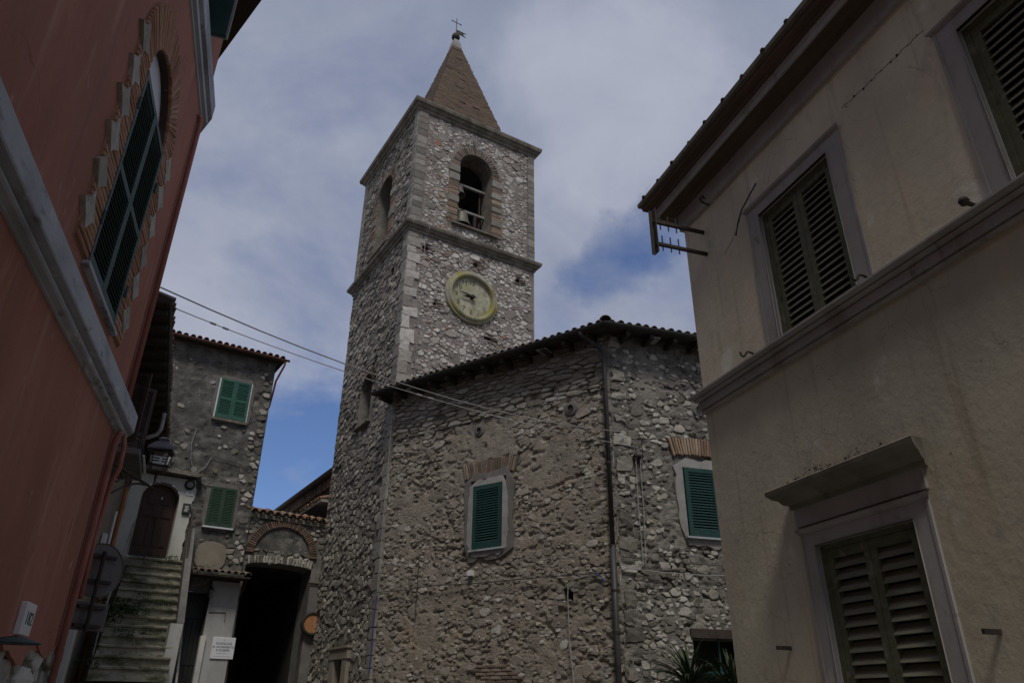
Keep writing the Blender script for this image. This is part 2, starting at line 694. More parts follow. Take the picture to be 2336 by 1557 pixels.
def matt(name, stops, scale=2.0, detail=8, stretch=(1, 1, 1), rough=0.9, bump=0.4, bscale=45, bdist=0.01, spec=0.25, patches=(), rand=None, brough=0.65, metal=0.0, cracks=None):
    """noise-ramp surface; patches: (scale, lo, hi, colour, stretch, off) blended in where a noise is high;
    rand: ramp over a random number for each stone / brick, multiplied by the noise ramp"""
    m, nt, b = newmat(name)
    tc = nt.nodes.new('ShaderNodeTexCoord')
    vec = tc.outputs['Object']
    if rand:
        oi = nt.nodes.new('ShaderNodeObjectInfo')
        ge = nt.nodes.new('ShaderNodeNewGeometry')
        ad = nt.nodes.new('ShaderNodeMath')
        ad.operation = 'ADD'
        nt.links.new(oi.outputs['Random'], ad.inputs[0])
        nt.links.new(ge.outputs['Random Per Island'], ad.inputs[1])
        fr = nt.nodes.new('ShaderNodeMath')
        fr.operation = 'FRACT'
        nt.links.new(ad.outputs[0], fr.inputs[0])
        # every piece gets its own patch of the noise
        cv = nt.nodes.new('ShaderNodeVectorMath')
        cv.operation = 'SCALE'
        cx = nt.nodes.new('ShaderNodeCombineXYZ')
        nt.links.new(oi.outputs['Random'], cx.inputs[0])
        nt.links.new(ge.outputs['Random Per Island'], cx.inputs[1])
        nt.links.new(cx.outputs[0], cv.inputs[0])
        cv.inputs['Scale'].default_value = 53.0
        av = nt.nodes.new('ShaderNodeVectorMath')
        nt.links.new(vec, av.inputs[0])
        nt.links.new(cv.outputs[0], av.inputs[1])
        vec = av.outputs[0]
        base = ramp_of(nt, rand, fr.outputs[0])
        n1 = noise_of(nt, vec, scale, detail, 0.62, stretch)
        col = mixc(nt, 1.0, base, ramp_of(nt, stops, n1), 'MULTIPLY')
    else:
        n1 = noise_of(nt, vec, scale, detail, 0.62, stretch)
        col = ramp_of(nt, stops, n1)
    for i, (ps, lo, hi, pc, pst, po) in enumerate(patches):
        pn = noise_of(nt, vec, ps, 7, 0.62, pst, po)
        fac = ramp_of(nt, [(lo, 0.0), (hi, 1.0)], pn)
        col = mixc(nt, fac, col, pc)
    if cracks:
        cs, cw, cc, lo, hi = cracks
        wv_ = nt.nodes.new('ShaderNodeTexNoise')
        wv_.inputs['Scale'].default_value = cs * 1.3
        wv_.inputs['Detail'].default_value = 5
        nt.links.new(vec, wv_.inputs['Vector'])
        ma = nt.nodes.new('ShaderNodeVectorMath')
        ma.operation = 'MULTIPLY_ADD'
        nt.links.new(wv_.outputs['Color'], ma.inputs[0])
        ma.inputs[1].default_value = (0.5 / cs,) * 3
        nt.links.new(vec, ma.inputs[2])
        vo = nt.nodes.new('ShaderNodeTexVoronoi')
        vo.feature = 'DISTANCE_TO_EDGE'
        vo.inputs['Scale'].default_value = cs
        nt.links.new(ma.outputs[0], vo.inputs['Vector'])
        ln = ramp_of(nt, [(0.0, 1.0), (cw, 0.0)], vo.outputs['Distance'])
        mk = ramp_of(nt, [(lo, 0.0), (hi, 1.0)], noise_of(nt, vec, cs * 0.35, 5, 0.6, (1, 1, 1), (5, 2, 7)))
        mu = nt.nodes.new('ShaderNodeMath')
        mu.operation = 'MULTIPLY'
        nt.links.new(ln, mu.inputs[0])
        nt.links.new(mk, mu.inputs[1])
        col = mixc(nt, mu.outputs[0], col, cc)
    nt.links.new(col, b.inputs['Base Color'])
    b.inputs['Roughness'].default_value = rough
    b.inputs['Specular IOR Level'].default_value = spec
    b.inputs['Metallic'].default_value = metal
    if bump:
        bump_of(nt, b, noise_of(nt, vec, bscale, 8, brough, stretch), bump, bdist)
    return m


G1 = lambda *a: a
MAT = {}
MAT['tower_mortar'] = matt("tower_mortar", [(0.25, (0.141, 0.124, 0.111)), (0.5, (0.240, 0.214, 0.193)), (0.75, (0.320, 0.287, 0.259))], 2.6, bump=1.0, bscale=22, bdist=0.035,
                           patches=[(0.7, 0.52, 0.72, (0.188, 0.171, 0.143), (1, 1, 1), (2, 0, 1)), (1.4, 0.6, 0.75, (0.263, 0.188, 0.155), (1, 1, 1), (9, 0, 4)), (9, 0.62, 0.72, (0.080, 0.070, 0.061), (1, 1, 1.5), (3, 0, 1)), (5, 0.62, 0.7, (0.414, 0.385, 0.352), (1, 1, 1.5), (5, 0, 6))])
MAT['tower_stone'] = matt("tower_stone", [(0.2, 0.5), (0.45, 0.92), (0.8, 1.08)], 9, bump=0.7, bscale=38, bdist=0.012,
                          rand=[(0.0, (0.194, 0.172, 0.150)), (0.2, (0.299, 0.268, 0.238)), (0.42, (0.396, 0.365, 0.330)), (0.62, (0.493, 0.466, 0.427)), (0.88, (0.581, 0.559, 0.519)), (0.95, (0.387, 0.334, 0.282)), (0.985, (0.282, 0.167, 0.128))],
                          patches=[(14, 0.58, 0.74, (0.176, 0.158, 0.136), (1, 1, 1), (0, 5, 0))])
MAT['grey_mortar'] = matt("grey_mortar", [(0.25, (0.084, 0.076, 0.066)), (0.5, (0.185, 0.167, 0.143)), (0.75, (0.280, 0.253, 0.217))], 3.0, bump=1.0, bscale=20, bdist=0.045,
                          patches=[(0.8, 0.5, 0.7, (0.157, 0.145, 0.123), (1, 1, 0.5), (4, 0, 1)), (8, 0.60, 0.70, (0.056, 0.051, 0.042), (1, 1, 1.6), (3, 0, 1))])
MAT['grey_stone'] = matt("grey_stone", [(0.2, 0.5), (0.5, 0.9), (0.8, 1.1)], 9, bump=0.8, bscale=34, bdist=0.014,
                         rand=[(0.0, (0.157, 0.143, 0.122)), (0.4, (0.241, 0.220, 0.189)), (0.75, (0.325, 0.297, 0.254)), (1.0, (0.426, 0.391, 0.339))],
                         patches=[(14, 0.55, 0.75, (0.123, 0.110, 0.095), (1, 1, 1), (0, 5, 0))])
MAT['brown_mortar'] = matt("brown_mortar", [(0.2, (0.115, 0.100, 0.080)), (0.45, (0.236, 0.208, 0.168)), (0.6, (0.293, 0.260, 0.213)), (0.8, (0.356, 0.323, 0.270))], 3.2, bump=1.0, bscale=20, bdist=0.04,
                           patches=[(0.55, 0.52, 0.70, (0.169, 0.155, 0.127), (1, 1, 1), (2, 0, 3)), (0.9, 0.58, 0.73, (0.328, 0.258, 0.177), (1, 1, 1), (8, 0, 3)), (1.1, 0.62, 0.78, (0.222, 0.229, 0.225), (1, 1, 1), (1, 0, 9)), (8, 0.60, 0.66, (0.044, 0.039, 0.031), (0.6, 1, 1.7), (3, 0, 1)), (15, 0.64, 0.70, (0.036, 0.032, 0.026), (0.6, 1, 1.7), (6, 0, 1))])
MAT['brown_stone'] = matt("brown_stone", [(0.2, 0.55), (0.5, 0.94), (0.8, 1.12)], 10, bump=0.8, bscale=34, bdist=0.014,
                          rand=[(0.0, (0.179, 0.156, 0.126)), (0.35, (0.244, 0.217, 0.177)), (0.75, (0.300, 0.272, 0.227)), (0.92, (0.367, 0.340, 0.294)), (1.0, (0.450, 0.439, 0.397))],
                          patches=[(14, 0.55, 0.75, (0.160, 0.141, 0.112), (1, 1, 1), (0, 5, 0))])
MAT['dark_mortar'] = matt("dark_mortar", [(0.25, (0.075, 0.07, 0.062)), (0.5, (0.17, 0.158, 0.14)), (0.75, (0.26, 0.243, 0.215))], 3.4, bump=1.0, bscale=22, bdist=0.045,
                          patches=[(0.6, 0.5, 0.68, (0.28, 0.26, 0.222), (1, 1, 1), (6, 0, 1)), (8, 0.60, 0.68, (0.045, 0.042, 0.036), (0.8, 1, 1.6), (3, 0, 1)), (6, 0.63, 0.70, (0.40, 0.375, 0.33), (1, 1, 1.4), (1, 0, 7))])
MAT['pale_stone'] = matt("pale_stone", [(0.2, 0.5), (0.5, 0.9), (0.8, 1.1)], 10, bump=0.7, bscale=36, bdist=0.012,
                         rand=[(0.0, (0.103, 0.095, 0.081)), (0.35, (0.181, 0.168, 0.140)), (0.6, (0.310, 0.288, 0.246)), (0.85, (0.413, 0.391, 0.344)), (1.0, (0.447, 0.430, 0.383))],
                         patches=[(14, 0.58, 0.76, (0.103, 0.095, 0.076), (1, 1, 1), (0, 5, 0))])
MAT['house_render'] = matt("house_render", [(0.28, (0.04, 0.038, 0.034)), (0.5, (0.105, 0.10, 0.09)), (0.72, (0.21, 0.20, 0.18))], 2.6, bump=1.0, bscale=26, bdist=0.03,
                           patches=[(5.0, 0.64, 0.70, (0.38, 0.365, 0.33), (1, 1, 1), (3, 0, 3)), (0.7, 0.55, 0.7, (0.085, 0.08, 0.073), (1, 1, 0.45), (0, 0, 6)), (9, 0.62, 0.70, (0.035, 0.033, 0.03), (1, 1, 1), (3, 0, 1))])
MAT['block_stone'] = matt("block_stone", [(0.2, 0.6), (0.5, 0.9), (0.8, 1.08)], 6, bump=0.6, bscale=40, bdist=0.01,
                          rand=[(0.0, (0.30, 0.275, 0.24)), (0.5, (0.45, 0.42, 0.375)), (1.0, (0.58, 0.555, 0.51))],
                          patches=[(5, 0.58, 0.75, (0.20, 0.185, 0.155), (1, 1, 1), (0, 5, 0))])
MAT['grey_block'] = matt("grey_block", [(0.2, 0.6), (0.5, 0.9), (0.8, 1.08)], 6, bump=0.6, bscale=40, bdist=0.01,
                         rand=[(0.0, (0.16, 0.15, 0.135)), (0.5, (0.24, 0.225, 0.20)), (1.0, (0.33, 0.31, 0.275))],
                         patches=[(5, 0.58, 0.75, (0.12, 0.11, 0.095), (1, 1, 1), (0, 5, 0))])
MAT['moulding'] = matt("stone_moulding", [(0.25, (0.085, 0.075, 0.06)), (0.5, (0.165, 0.147, 0.12)), (0.8, (0.27, 0.245, 0.205))], 3.5, bump=0.6, bscale=35,
                       patches=[(1.5, 0.52, 0.70, (0.085, 0.082, 0.055), (1, 1, 1), (5, 0, 0)), (4, 0.60, 0.72, (0.30, 0.28, 0.24), (1, 1, 1), (2, 0, 3))])
BR = [(0.0, (0.12, 0.095, 0.078)), (0.35, (0.175, 0.132, 0.103)), (0.7, (0.225, 0.168, 0.13)), (1.0, (0.28, 0.232, 0.188))]
MAT['jamb_stone'] = matt("weathered_jamb_stone", [(0.2, 0.55), (0.5, 0.9), (0.8, 1.08)], 8, bump=0.7, bscale=30, bdist=0.012,
                         rand=[(0.0, (0.27, 0.245, 0.205)), (0.5, (0.34, 0.312, 0.265)), (1.0, (0.41, 0.38, 0.33))],
                         patches=[(6, 0.54, 0.70, (0.17, 0.145, 0.115), (1, 1, 1), (0, 5, 0))])
MAT['old_brick'] = matt("old_brick", [(0.2, 0.6), (0.5, 0.92), (0.8, 1.1)], 12, bump=0.5, bscale=60, bdist=0.006, rand=BR,
                        patches=[(6, 0.58, 0.75, (0.14, 0.12, 0.10), (1, 1, 1), (0, 5, 0))])
MAT['dark_brick'] = matt("dark_arch_brick", [(0.2, 0.6), (0.5, 0.92), (0.8, 1.1)], 12, bump=0.5, bscale=60, bdist=0.006,  # darker brick tone for the ring over the passage
                         rand=[(0.0, (0.085, 0.065, 0.05)), (0.5, (0.14, 0.098, 0.072)), (1.0, (0.205, 0.14, 0.10))], patches=[(6, 0.52, 0.72, (0.10, 0.09, 0.075), (1, 1, 1), (0, 5, 0))])
MAT['tan_brick'] = matt("tan_brick", [(0.2, 0.6), (0.5, 0.92), (0.8, 1.1)], 12, bump=0.5, bscale=60, bdist=0.006,
                        rand=[(0.0, (0.187, 0.128, 0.087)), (0.4, (0.281, 0.194, 0.133)), (0.75, (0.357, 0.260, 0.184)), (1.0, (0.391, 0.326, 0.258))],
                        patches=[(6, 0.6, 0.75, (0.187, 0.150, 0.120), (1, 1, 1), (0, 5, 0))])
MAT['red_brick'] = matt("facade_brick", [(0.2, 0.65), (0.5, 0.92), (0.8, 1.08)], 10, bump=0.35, bscale=60, bdist=0.004,
                        rand=[(0.0, (0.25, 0.125, 0.075)), (0.5, (0.32, 0.17, 0.105)), (1.0, (0.38, 0.225, 0.145))])
MAT['tile'] = matt("clay_tile", [(0.2, 0.55), (0.5, 0.9), (0.8, 1.1)], 8, bump=0.4, bscale=50, bdist=0.006,
                   rand=[(0.0, (0.20, 0.11, 0.075)), (0.4, (0.29, 0.155, 0.10)), (0.75, (0.26, 0.175, 0.125)), (1.0, (0.21, 0.19, 0.15))],
                   patches=[(9, 0.55, 0.72, (0.12, 0.115, 0.09), (1, 1, 1), (0, 5, 0))])
MAT['tile_dark'] = matt("weathered_tile", [(0.2, 0.55), (0.5, 0.9), (0.8, 1.1)], 8, bump=0.4, bscale=50, bdist=0.006,
                        rand=[(0.0, (0.11, 0.08, 0.06)), (0.6, (0.17, 0.125, 0.095)), (1.0, (0.17, 0.15, 0.12))])
MAT['wood_dark'] = matt("dark_timber", [(0.25, (0.025, 0.02, 0.016)), (0.7, (0.065, 0.052, 0.04))], 6, stretch=(1, 6, 1), bump=0.3, bscale=30)
MAT['soffit'] = matt("brown_soffit", [(0.25, (0.070, 0.048, 0.035)), (0.7, (0.122, 0.087, 0.064))], 3, stretch=(0.4, 3, 3), bump=0.3, bscale=30)
MAT['gutter_dark'] = matt("dark_gutter", [(0.3, (0.022, 0.021, 0.02)), (0.7, (0.05, 0.047, 0.043))], 4, rough=0.55, bump=0.1, spec=0.4)
MAT['gutter_red'] = matt("red_gutter", [(0.3, (0.12, 0.05, 0.035)), (0.7, (0.20, 0.095, 0.07))], 4, rough=0.6, bump=0.1)
MAT['void'] = matt("unlit_interior", [(0.3, (0.018, 0.018, 0.017)), (0.7, (0.032, 0.031, 0.03))], 2, bump=0)
MAT['iron'] = matt("rusty_iron", [(0.3, (0.022, 0.019, 0.017)), (0.7, (0.05, 0.037, 0.028))], 8, rough=0.7, bump=0.3, bscale=80)
MAT['bronze'] = matt("bell_bronze", [(0.3, (0.10, 0.10, 0.088)), (0.7, (0.17, 0.165, 0.14))], 5, rough=0.55, bump=0.15, metal=0.2)
MAT['cement'] = matt("grey_cement", [(0.3, (0.20, 0.195, 0.18)), (0.7, (0.31, 0.305, 0.29))], 3, bump=0.4, bscale=50)
MAT['cement_dark'] = matt("dark_cement", [(0.3, (0.105, 0.10, 0.092)), (0.7, (0.17, 0.16, 0.15))], 3, bump=0.5, bscale=40)
MAT['white_plaster'] = matt("white_plaster", [(0.25, (0.33, 0.33, 0.30)), (0.5, (0.52, 0.52, 0.475)), (0.8, (0.60, 0.60, 0.56))], 1.6, stretch=(1, 1, 0.5), bump=0.35, bscale=40,
                            patches=[(2.2, 0.6, 0.78, (0.26, 0.25, 0.20), (1, 1, 0.4), (3, 0, 0))])
MAT['grey_plaster'] = matt("grey_plaster", [(0.25, (0.25, 0.25, 0.24)), (0.6, (0.37, 0.37, 0.355))], 1.8, stretch=(1, 1, 0.5), bump=0.3, bscale=40,
                           patches=[(1.6, 0.55, 0.7, (0.17, 0.165, 0.155), (1, 1, 0.5), (5, 0, 2))])
MAT['tan_plaster'] = matt("tan_plaster", [(0.25, (0.170, 0.149, 0.115)), (0.7, (0.264, 0.234, 0.187))], 2.2, bump=0.35, bscale=40)
MAT['red_plaster'] = matt("red_plaster", [(0.22, (0.222, 0.093, 0.065)), (0.45, (0.304, 0.128, 0.088)), (0.6, (0.347, 0.151, 0.103)), (0.82, (0.403, 0.190, 0.132))], 1.1, stretch=(1, 1, 0.32), bump=0.55, bscale=14, bdist=0.018,
                          patches=[(0.5, 0.47, 0.66, (0.249, 0.110, 0.079), (1, 1, 0.4), (3, 0, 2)), (2.6, 0.56, 0.70, (0.386, 0.204, 0.147), (1.6, 1, 0.22), (1, 0, 8)), (5, 0.60, 0.72, (0.189, 0.088, 0.065), (1, 1, 0.4), (4, 0, 8)), (1.7, 0.58, 0.70, (0.206, 0.106, 0.081), (2.4, 1, 0.10), (9, 0, 3)), (3.1, 0.63, 0.70, (0.394, 0.265, 0.215), (1, 1, 0.8), (2, 0, 5))],
                          cracks=(1.3, 0.006, (0.137, 0.062, 0.049), 0.52, 0.62))
MAT['red_paint'] = matt("red_painted_pipe", [(0.3, (0.25, 0.095, 0.07)), (0.7, (0.33, 0.14, 0.105))], 5, rough=0.65, bump=0.15)
MAT['cream_plaster'] = matt("cream_plaster", [(0.2, (0.499, 0.439, 0.326)), (0.45, (0.640, 0.584, 0.441)), (0.6, (0.703, 0.647, 0.498)), (0.85, (0.766, 0.716, 0.572))], 0.9, stretch=(1, 1, 0.75), bump=0.5, bscale=11, bdist=0.02,
                            patches=[(0.55, 0.46, 0.68, (0.522, 0.485, 0.377), (1, 1, 0.6), (6, 0, 2)), (1.3, 0.55, 0.72, (0.703, 0.566, 0.412), (1, 1, 0.5), (1, 0, 5)), (3.5, 0.58, 0.72, (0.454, 0.434, 0.343), (1, 1, 0.6), (8, 0, 3)), (2.2, 0.55, 0.68, (0.476, 0.422, 0.310), (2.6, 1, 0.12), (3, 0, 6)), (1.5, 0.60, 0.66, (0.748, 0.716, 0.596), (1, 1, 0.9), (7, 0, 1)), (24, 0.66, 0.73, (0.284, 0.249, 0.189), (1, 1, 1), (8, 0, 3))],
                            cracks=(3.2, 0.010, (0.307, 0.266, 0.200), 0.50, 0.60))
MAT['grey_trim'] = matt("grey_trim", [(0.25, (0.265, 0.25, 0.24)), (0.5, (0.33, 0.315, 0.305)), (0.8, (0.385, 0.37, 0.355))], 1.6, stretch=(1, 1, 0.6), bump=0.35, bscale=26, bdist=0.008,
                        patches=[(2.2, 0.54, 0.72, (0.23, 0.205, 0.18), (1, 1, 0.4), (6, 0, 2)), (7, 0.60, 0.72, (0.20, 0.18, 0.155), (1, 1, 0.6), (2, 0, 2)), (4, 0.62, 0.72, (0.42, 0.39, 0.35), (1, 1, 0.6), (4, 0, 4))])
MAT['hood_stone'] = matt("weathered_hood", [(0.25, (0.11, 0.10, 0.08)), (0.5, (0.17, 0.155, 0.125)), (0.8, (0.25, 0.23, 0.19))], 2.4, bump=0.4, bscale=30, bdist=0.008,
                         patches=[(4, 0.56, 0.72, (0.10, 0.095, 0.06), (1, 1, 1), (6, 0, 2))])
MAT['cream_lower'] = matt("lower_cream_plaster", [(0.2, (0.370, 0.328, 0.246)), (0.45, (0.475, 0.436, 0.332)), (0.6, (0.521, 0.483, 0.375)), (0.85, (0.567, 0.535, 0.432))], 0.9, stretch=(1, 1, 0.75), bump=0.5, bscale=11, bdist=0.02,  # evenly darker copy of the cream plaster, for the wall below the string course
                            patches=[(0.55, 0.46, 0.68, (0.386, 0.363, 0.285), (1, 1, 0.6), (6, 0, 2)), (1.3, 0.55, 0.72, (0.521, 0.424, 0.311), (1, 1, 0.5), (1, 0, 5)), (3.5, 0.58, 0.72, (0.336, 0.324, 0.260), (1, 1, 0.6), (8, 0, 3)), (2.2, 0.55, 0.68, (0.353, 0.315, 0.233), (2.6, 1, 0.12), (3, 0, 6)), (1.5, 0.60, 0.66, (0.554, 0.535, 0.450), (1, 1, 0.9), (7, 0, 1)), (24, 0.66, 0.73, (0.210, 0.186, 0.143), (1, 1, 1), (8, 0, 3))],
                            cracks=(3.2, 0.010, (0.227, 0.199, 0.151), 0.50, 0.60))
MAT['lilac_trim'] = matt("weathered_marble", [(0.25, (0.25, 0.26, 0.285)), (0.5, (0.37, 0.38, 0.41)), (0.8, (0.47, 0.48, 0.505))], 1.8, stretch=(0.5, 1, 1), bump=0.4, bscale=26, bdist=0.008,
                         patches=[(2.2, 0.52, 0.70, (0.22, 0.225, 0.235), (0.5, 1, 1), (6, 0, 2)), (6, 0.58, 0.70, (0.15, 0.15, 0.14), (0.5, 1, 1.5), (2, 0, 2)), (4, 0.62, 0.70, (0.55, 0.55, 0.56), (0.5, 1, 1), (9, 0, 2))])
MAT['lunette'] = matt("lunette_plaster", [(0.25, (0.46, 0.46, 0.48)), (0.7, (0.60, 0.60, 0.62))], 1.8, bump=0.2, bscale=30)
MAT['shutter_green'] = matt("green_shutter_paint", [(0.3, (0.009, 0.038, 0.034)), (0.7, (0.017, 0.058, 0.051))], 4, stretch=(1, 1, 0.5), rough=0.55, bump=0.15, spec=0.3,
                             patches=[(3, 0.55, 0.72, (0.023, 0.065, 0.061), (1, 1, 0.4), (3, 0, 1))])
MAT['shutter_dark'] = matt("dark_green_paint", [(0.3, (0.020, 0.048, 0.046)), (0.7, (0.035, 0.072, 0.070))], 4, rough=0.55, bump=0.15, spec=0.35)
MAT['shutter_mid'] = matt("mid_green_paint", [(0.3, (0.022, 0.078, 0.058)), (0.7, (0.036, 0.112, 0.084))], 4, stretch=(1, 1, 0.5), rough=0.65, bump=0.15,
                           patches=[(3, 0.55, 0.72, (0.05, 0.115, 0.09), (1, 1, 0.4), (3, 0, 1))])
MAT['shutter_leaf'] = matt("leaf_green_paint", [(0.3, (0.022, 0.050, 0.030)), (0.7, (0.038, 0.076, 0.047))], 4, rough=0.65, bump=0.15)
MAT['shutter_olive'] = matt("peeling_olive_paint", [(0.25, (0.075, 0.080, 0.048)), (0.55, (0.115, 0.12, 0.075)), (0.8, (0.16, 0.16, 0.11))], 7, stretch=(1, 1, 2), rough=0.75, bump=0.5, bscale=60, bdist=0.006,
                            patches=[(9, 0.58, 0.67, (0.19, 0.18, 0.145), (1, 1, 0.7), (3, 0, 1)), (11, 0.62, 0.71, (0.05, 0.045, 0.033), (1, 1, 0.7), (7, 0, 1))])
MAT['slat_olive'] = matt("worn_olive_slats", [(0.25, (0.115, 0.115, 0.078)), (0.55, (0.185, 0.18, 0.13)), (0.8, (0.25, 0.24, 0.185))], 9, stretch=(0.4, 1, 2), rough=0.8, bump=0.5, bscale=50, bdist=0.005,
                         patches=[(9, 0.58, 0.70, (0.29, 0.275, 0.225), (0.4, 1, 1.5), (3, 0, 1)), (7, 0.62, 0.72, (0.07, 0.062, 0.045), (0.4, 1, 1.5), (8, 0, 1))])
MAT['brown_paint'] = matt("brown_paint", [(0.3, (0.040, 0.024, 0.021)), (0.7, (0.068, 0.042, 0.036))], 5, rough=0.6, bump=0.2)
MAT['door_brown'] = matt("brown_door", [(0.3, (0.040, 0.020, 0.014)), (0.7, (0.070, 0.037, 0.026))], 5, stretch=(4, 1, 0.6), rough=0.5, bump=0.2)
MAT['door_black'] = matt("dark_plank_door", [(0.3, (0.030, 0.031, 0.030)), (0.7, (0.055, 0.056, 0.053))], 6, stretch=(6, 1, 0.5), rough=0.7, bump=0.3)
MAT['white_pvc'] = matt("white_plastic", [(0.3, (0.55, 0.55, 0.54)), (0.7, (0.66, 0.66, 0.65))], 4, rough=0.5, bump=0.05)
MAT['grey_pvc'] = matt("stained_grey_pipe", [(0.3, (0.20, 0.19, 0.17)), (0.7, (0.38, 0.36, 0.33))], 6, rough=0.6, bump=0.1)
MAT['orange_pvc'] = matt("orange_drainpipe", [(0.3, (0.24, 0.085, 0.025)), (0.7, (0.34, 0.14, 0.045))], 4, rough=0.6, bump=0.1)
MAT['marble'] = matt("white_marble", [(0.3, (0.55, 0.56, 0.58)), (0.7, (0.66, 0.67, 0.69))], 3, rough=0.5, bump=0.05)
MAT['ink'] = matt("dark_lettering", [(0.3, (0.06, 0.06, 0.065)), (0.7, (0.09, 0.09, 0.10))], 5, bump=0)
MAT['ink_soft'] = matt("faded_lettering", [(0.3, (0.22, 0.22, 0.24)), (0.7, (0.30, 0.30, 0.32))], 5, bump=0)
MAT['clock_face'] = matt("clock_face", [(0.2, (0.17, 0.165, 0.085)), (0.45, (0.31, 0.30, 0.20)), (0.65, (0.45, 0.435, 0.34)), (0.85, (0.54, 0.52, 0.44))], 2.6, bump=0.4, bscale=40,
                         patches=[(3, 0.56, 0.70, (0.25, 0.225, 0.09), (1, 1, 1), (2, 0, 7))])
MAT['clock_rim'] = matt("lichened_rim", [(0.2, (0.16, 0.15, 0.10)), (0.45, (0.27, 0.26, 0.19)), (0.7, (0.36, 0.345, 0.28))], 3.0, bump=0.5, bscale=40,
                        patches=[(1.1, 0.48, 0.62, (0.26, 0.225, 0.055), (1, 1, 1), (0.4, 0, 2.6)), (3.0, 0.6, 0.74, (0.10, 0.095, 0.05), (1, 1, 1), (4, 0, 1))])
MAT['numeral'] = matt("carved_numeral", [(0.3, (0.07, 0.07, 0.04)), (0.7, (0.12, 0.115, 0.07))], 6, bump=0)
MAT['barrel_wood'] = matt("barrel_wood", [(0.25, (0.26, 0.12, 0.05)), (0.7, (0.42, 0.21, 0.095))], 4, stretch=(6, 1, 0.6), rough=0.5, bump=0.2)
MAT['sign_back'] = matt("sign_back", [(0.25, (0.065, 0.055, 0.052)), (0.5, (0.105, 0.095, 0.092)), (0.8, (0.145, 0.13, 0.127))], 4, rough=0.55, bump=0.1,
                        patches=[(6, 0.6, 0.7, (0.16, 0.085, 0.05), (1, 1, 1), (3, 0, 1))])
MAT['lantern_top'] = matt("lantern_sheet", [(0.3, (0.10, 0.10, 0.115)), (0.7, (0.15, 0.15, 0.165))], 5, rough=0.45, bump=0.05)
MAT['glass_dull'] = matt("dusty_glass", [(0.3, (0.10, 0.10, 0.09)), (0.7, (0.17, 0.17, 0.155))], 5, rough=0.25, bump=0.05, spec=0.5)
MAT['cable_pale'] = matt("pale_cable", [(0.3, (0.22, 0.21, 0.20)), (0.7, (0.33, 0.32, 0.30))], 6, rough=0.6, bump=0)
MAT['cable_dark'] = matt("dark_cable", [(0.3, (0.03, 0.03, 0.03)), (0.7, (0.06, 0.06, 0.058))], 6, rough=0.6, bump=0)
MAT['cable_blue'] = matt("blue_cable", [(0.3, (0.03, 0.035, 0.16)), (0.7, (0.045, 0.05, 0.22))], 6, rough=0.6, bump=0)
MAT['leaf'] = matt("weed_leaf", [(0.2, 0.6), (0.8, 1.1)], 6, bump=0, rand=[(0.0, (0.030, 0.055, 0.016)), (0.5, (0.050, 0.085, 0.026)), (1.0, (0.085, 0.115, 0.045))])
MAT['yucca'] = matt("yucca_leaf", [(0.2, 0.7), (0.8, 1.1)], 6, bump=0, rough=0.5, rand=[(0.0, (0.040, 0.070, 0.022)), (0.6, (0.065, 0.105, 0.036)), (1.0, (0.11, 0.135, 0.062))])
MAT['bark'] = matt("dry_bark", [(0.2, (0.08, 0.06, 0.045)), (0.8, (0.16, 0.13, 0.10))], 9, bump=0.6)
MAT['step_stone'] = matt("worn_step_stone", [(0.2, 0.45), (0.5, 0.9), (0.8, 1.15)], 4, bump=0.7, bscale=24, bdist=0.02,
                         rand=[(0.0, (0.250, 0.235, 0.174)), (0.5, (0.350, 0.333, 0.252)), (1.0, (0.450, 0.432, 0.342))],
                         patches=[(2.5, 0.50, 0.64, (0.094, 0.108, 0.050), (0.6, 1, 1.4), (0, 5, 0)), (6, 0.56, 0.68, (0.056, 0.070, 0.029), (0.6, 1, 1), (3, 5, 0)), (9, 0.60, 0.70, (0.525, 0.508, 0.408), (0.6, 1, 1), (7, 5, 0))])
MAT['ground'] = matt("street_paving", [(0.25, (0.13, 0.123, 0.11)), (0.7, (0.22, 0.21, 0.19))], 1.5, bump=0.5, bscale=12)
MAT['crack'] = matt("dark_crack", [(0.3, (0.07, 0.06, 0.05)), (0.7, (0.11, 0.095, 0.08))], 8, bump=0)


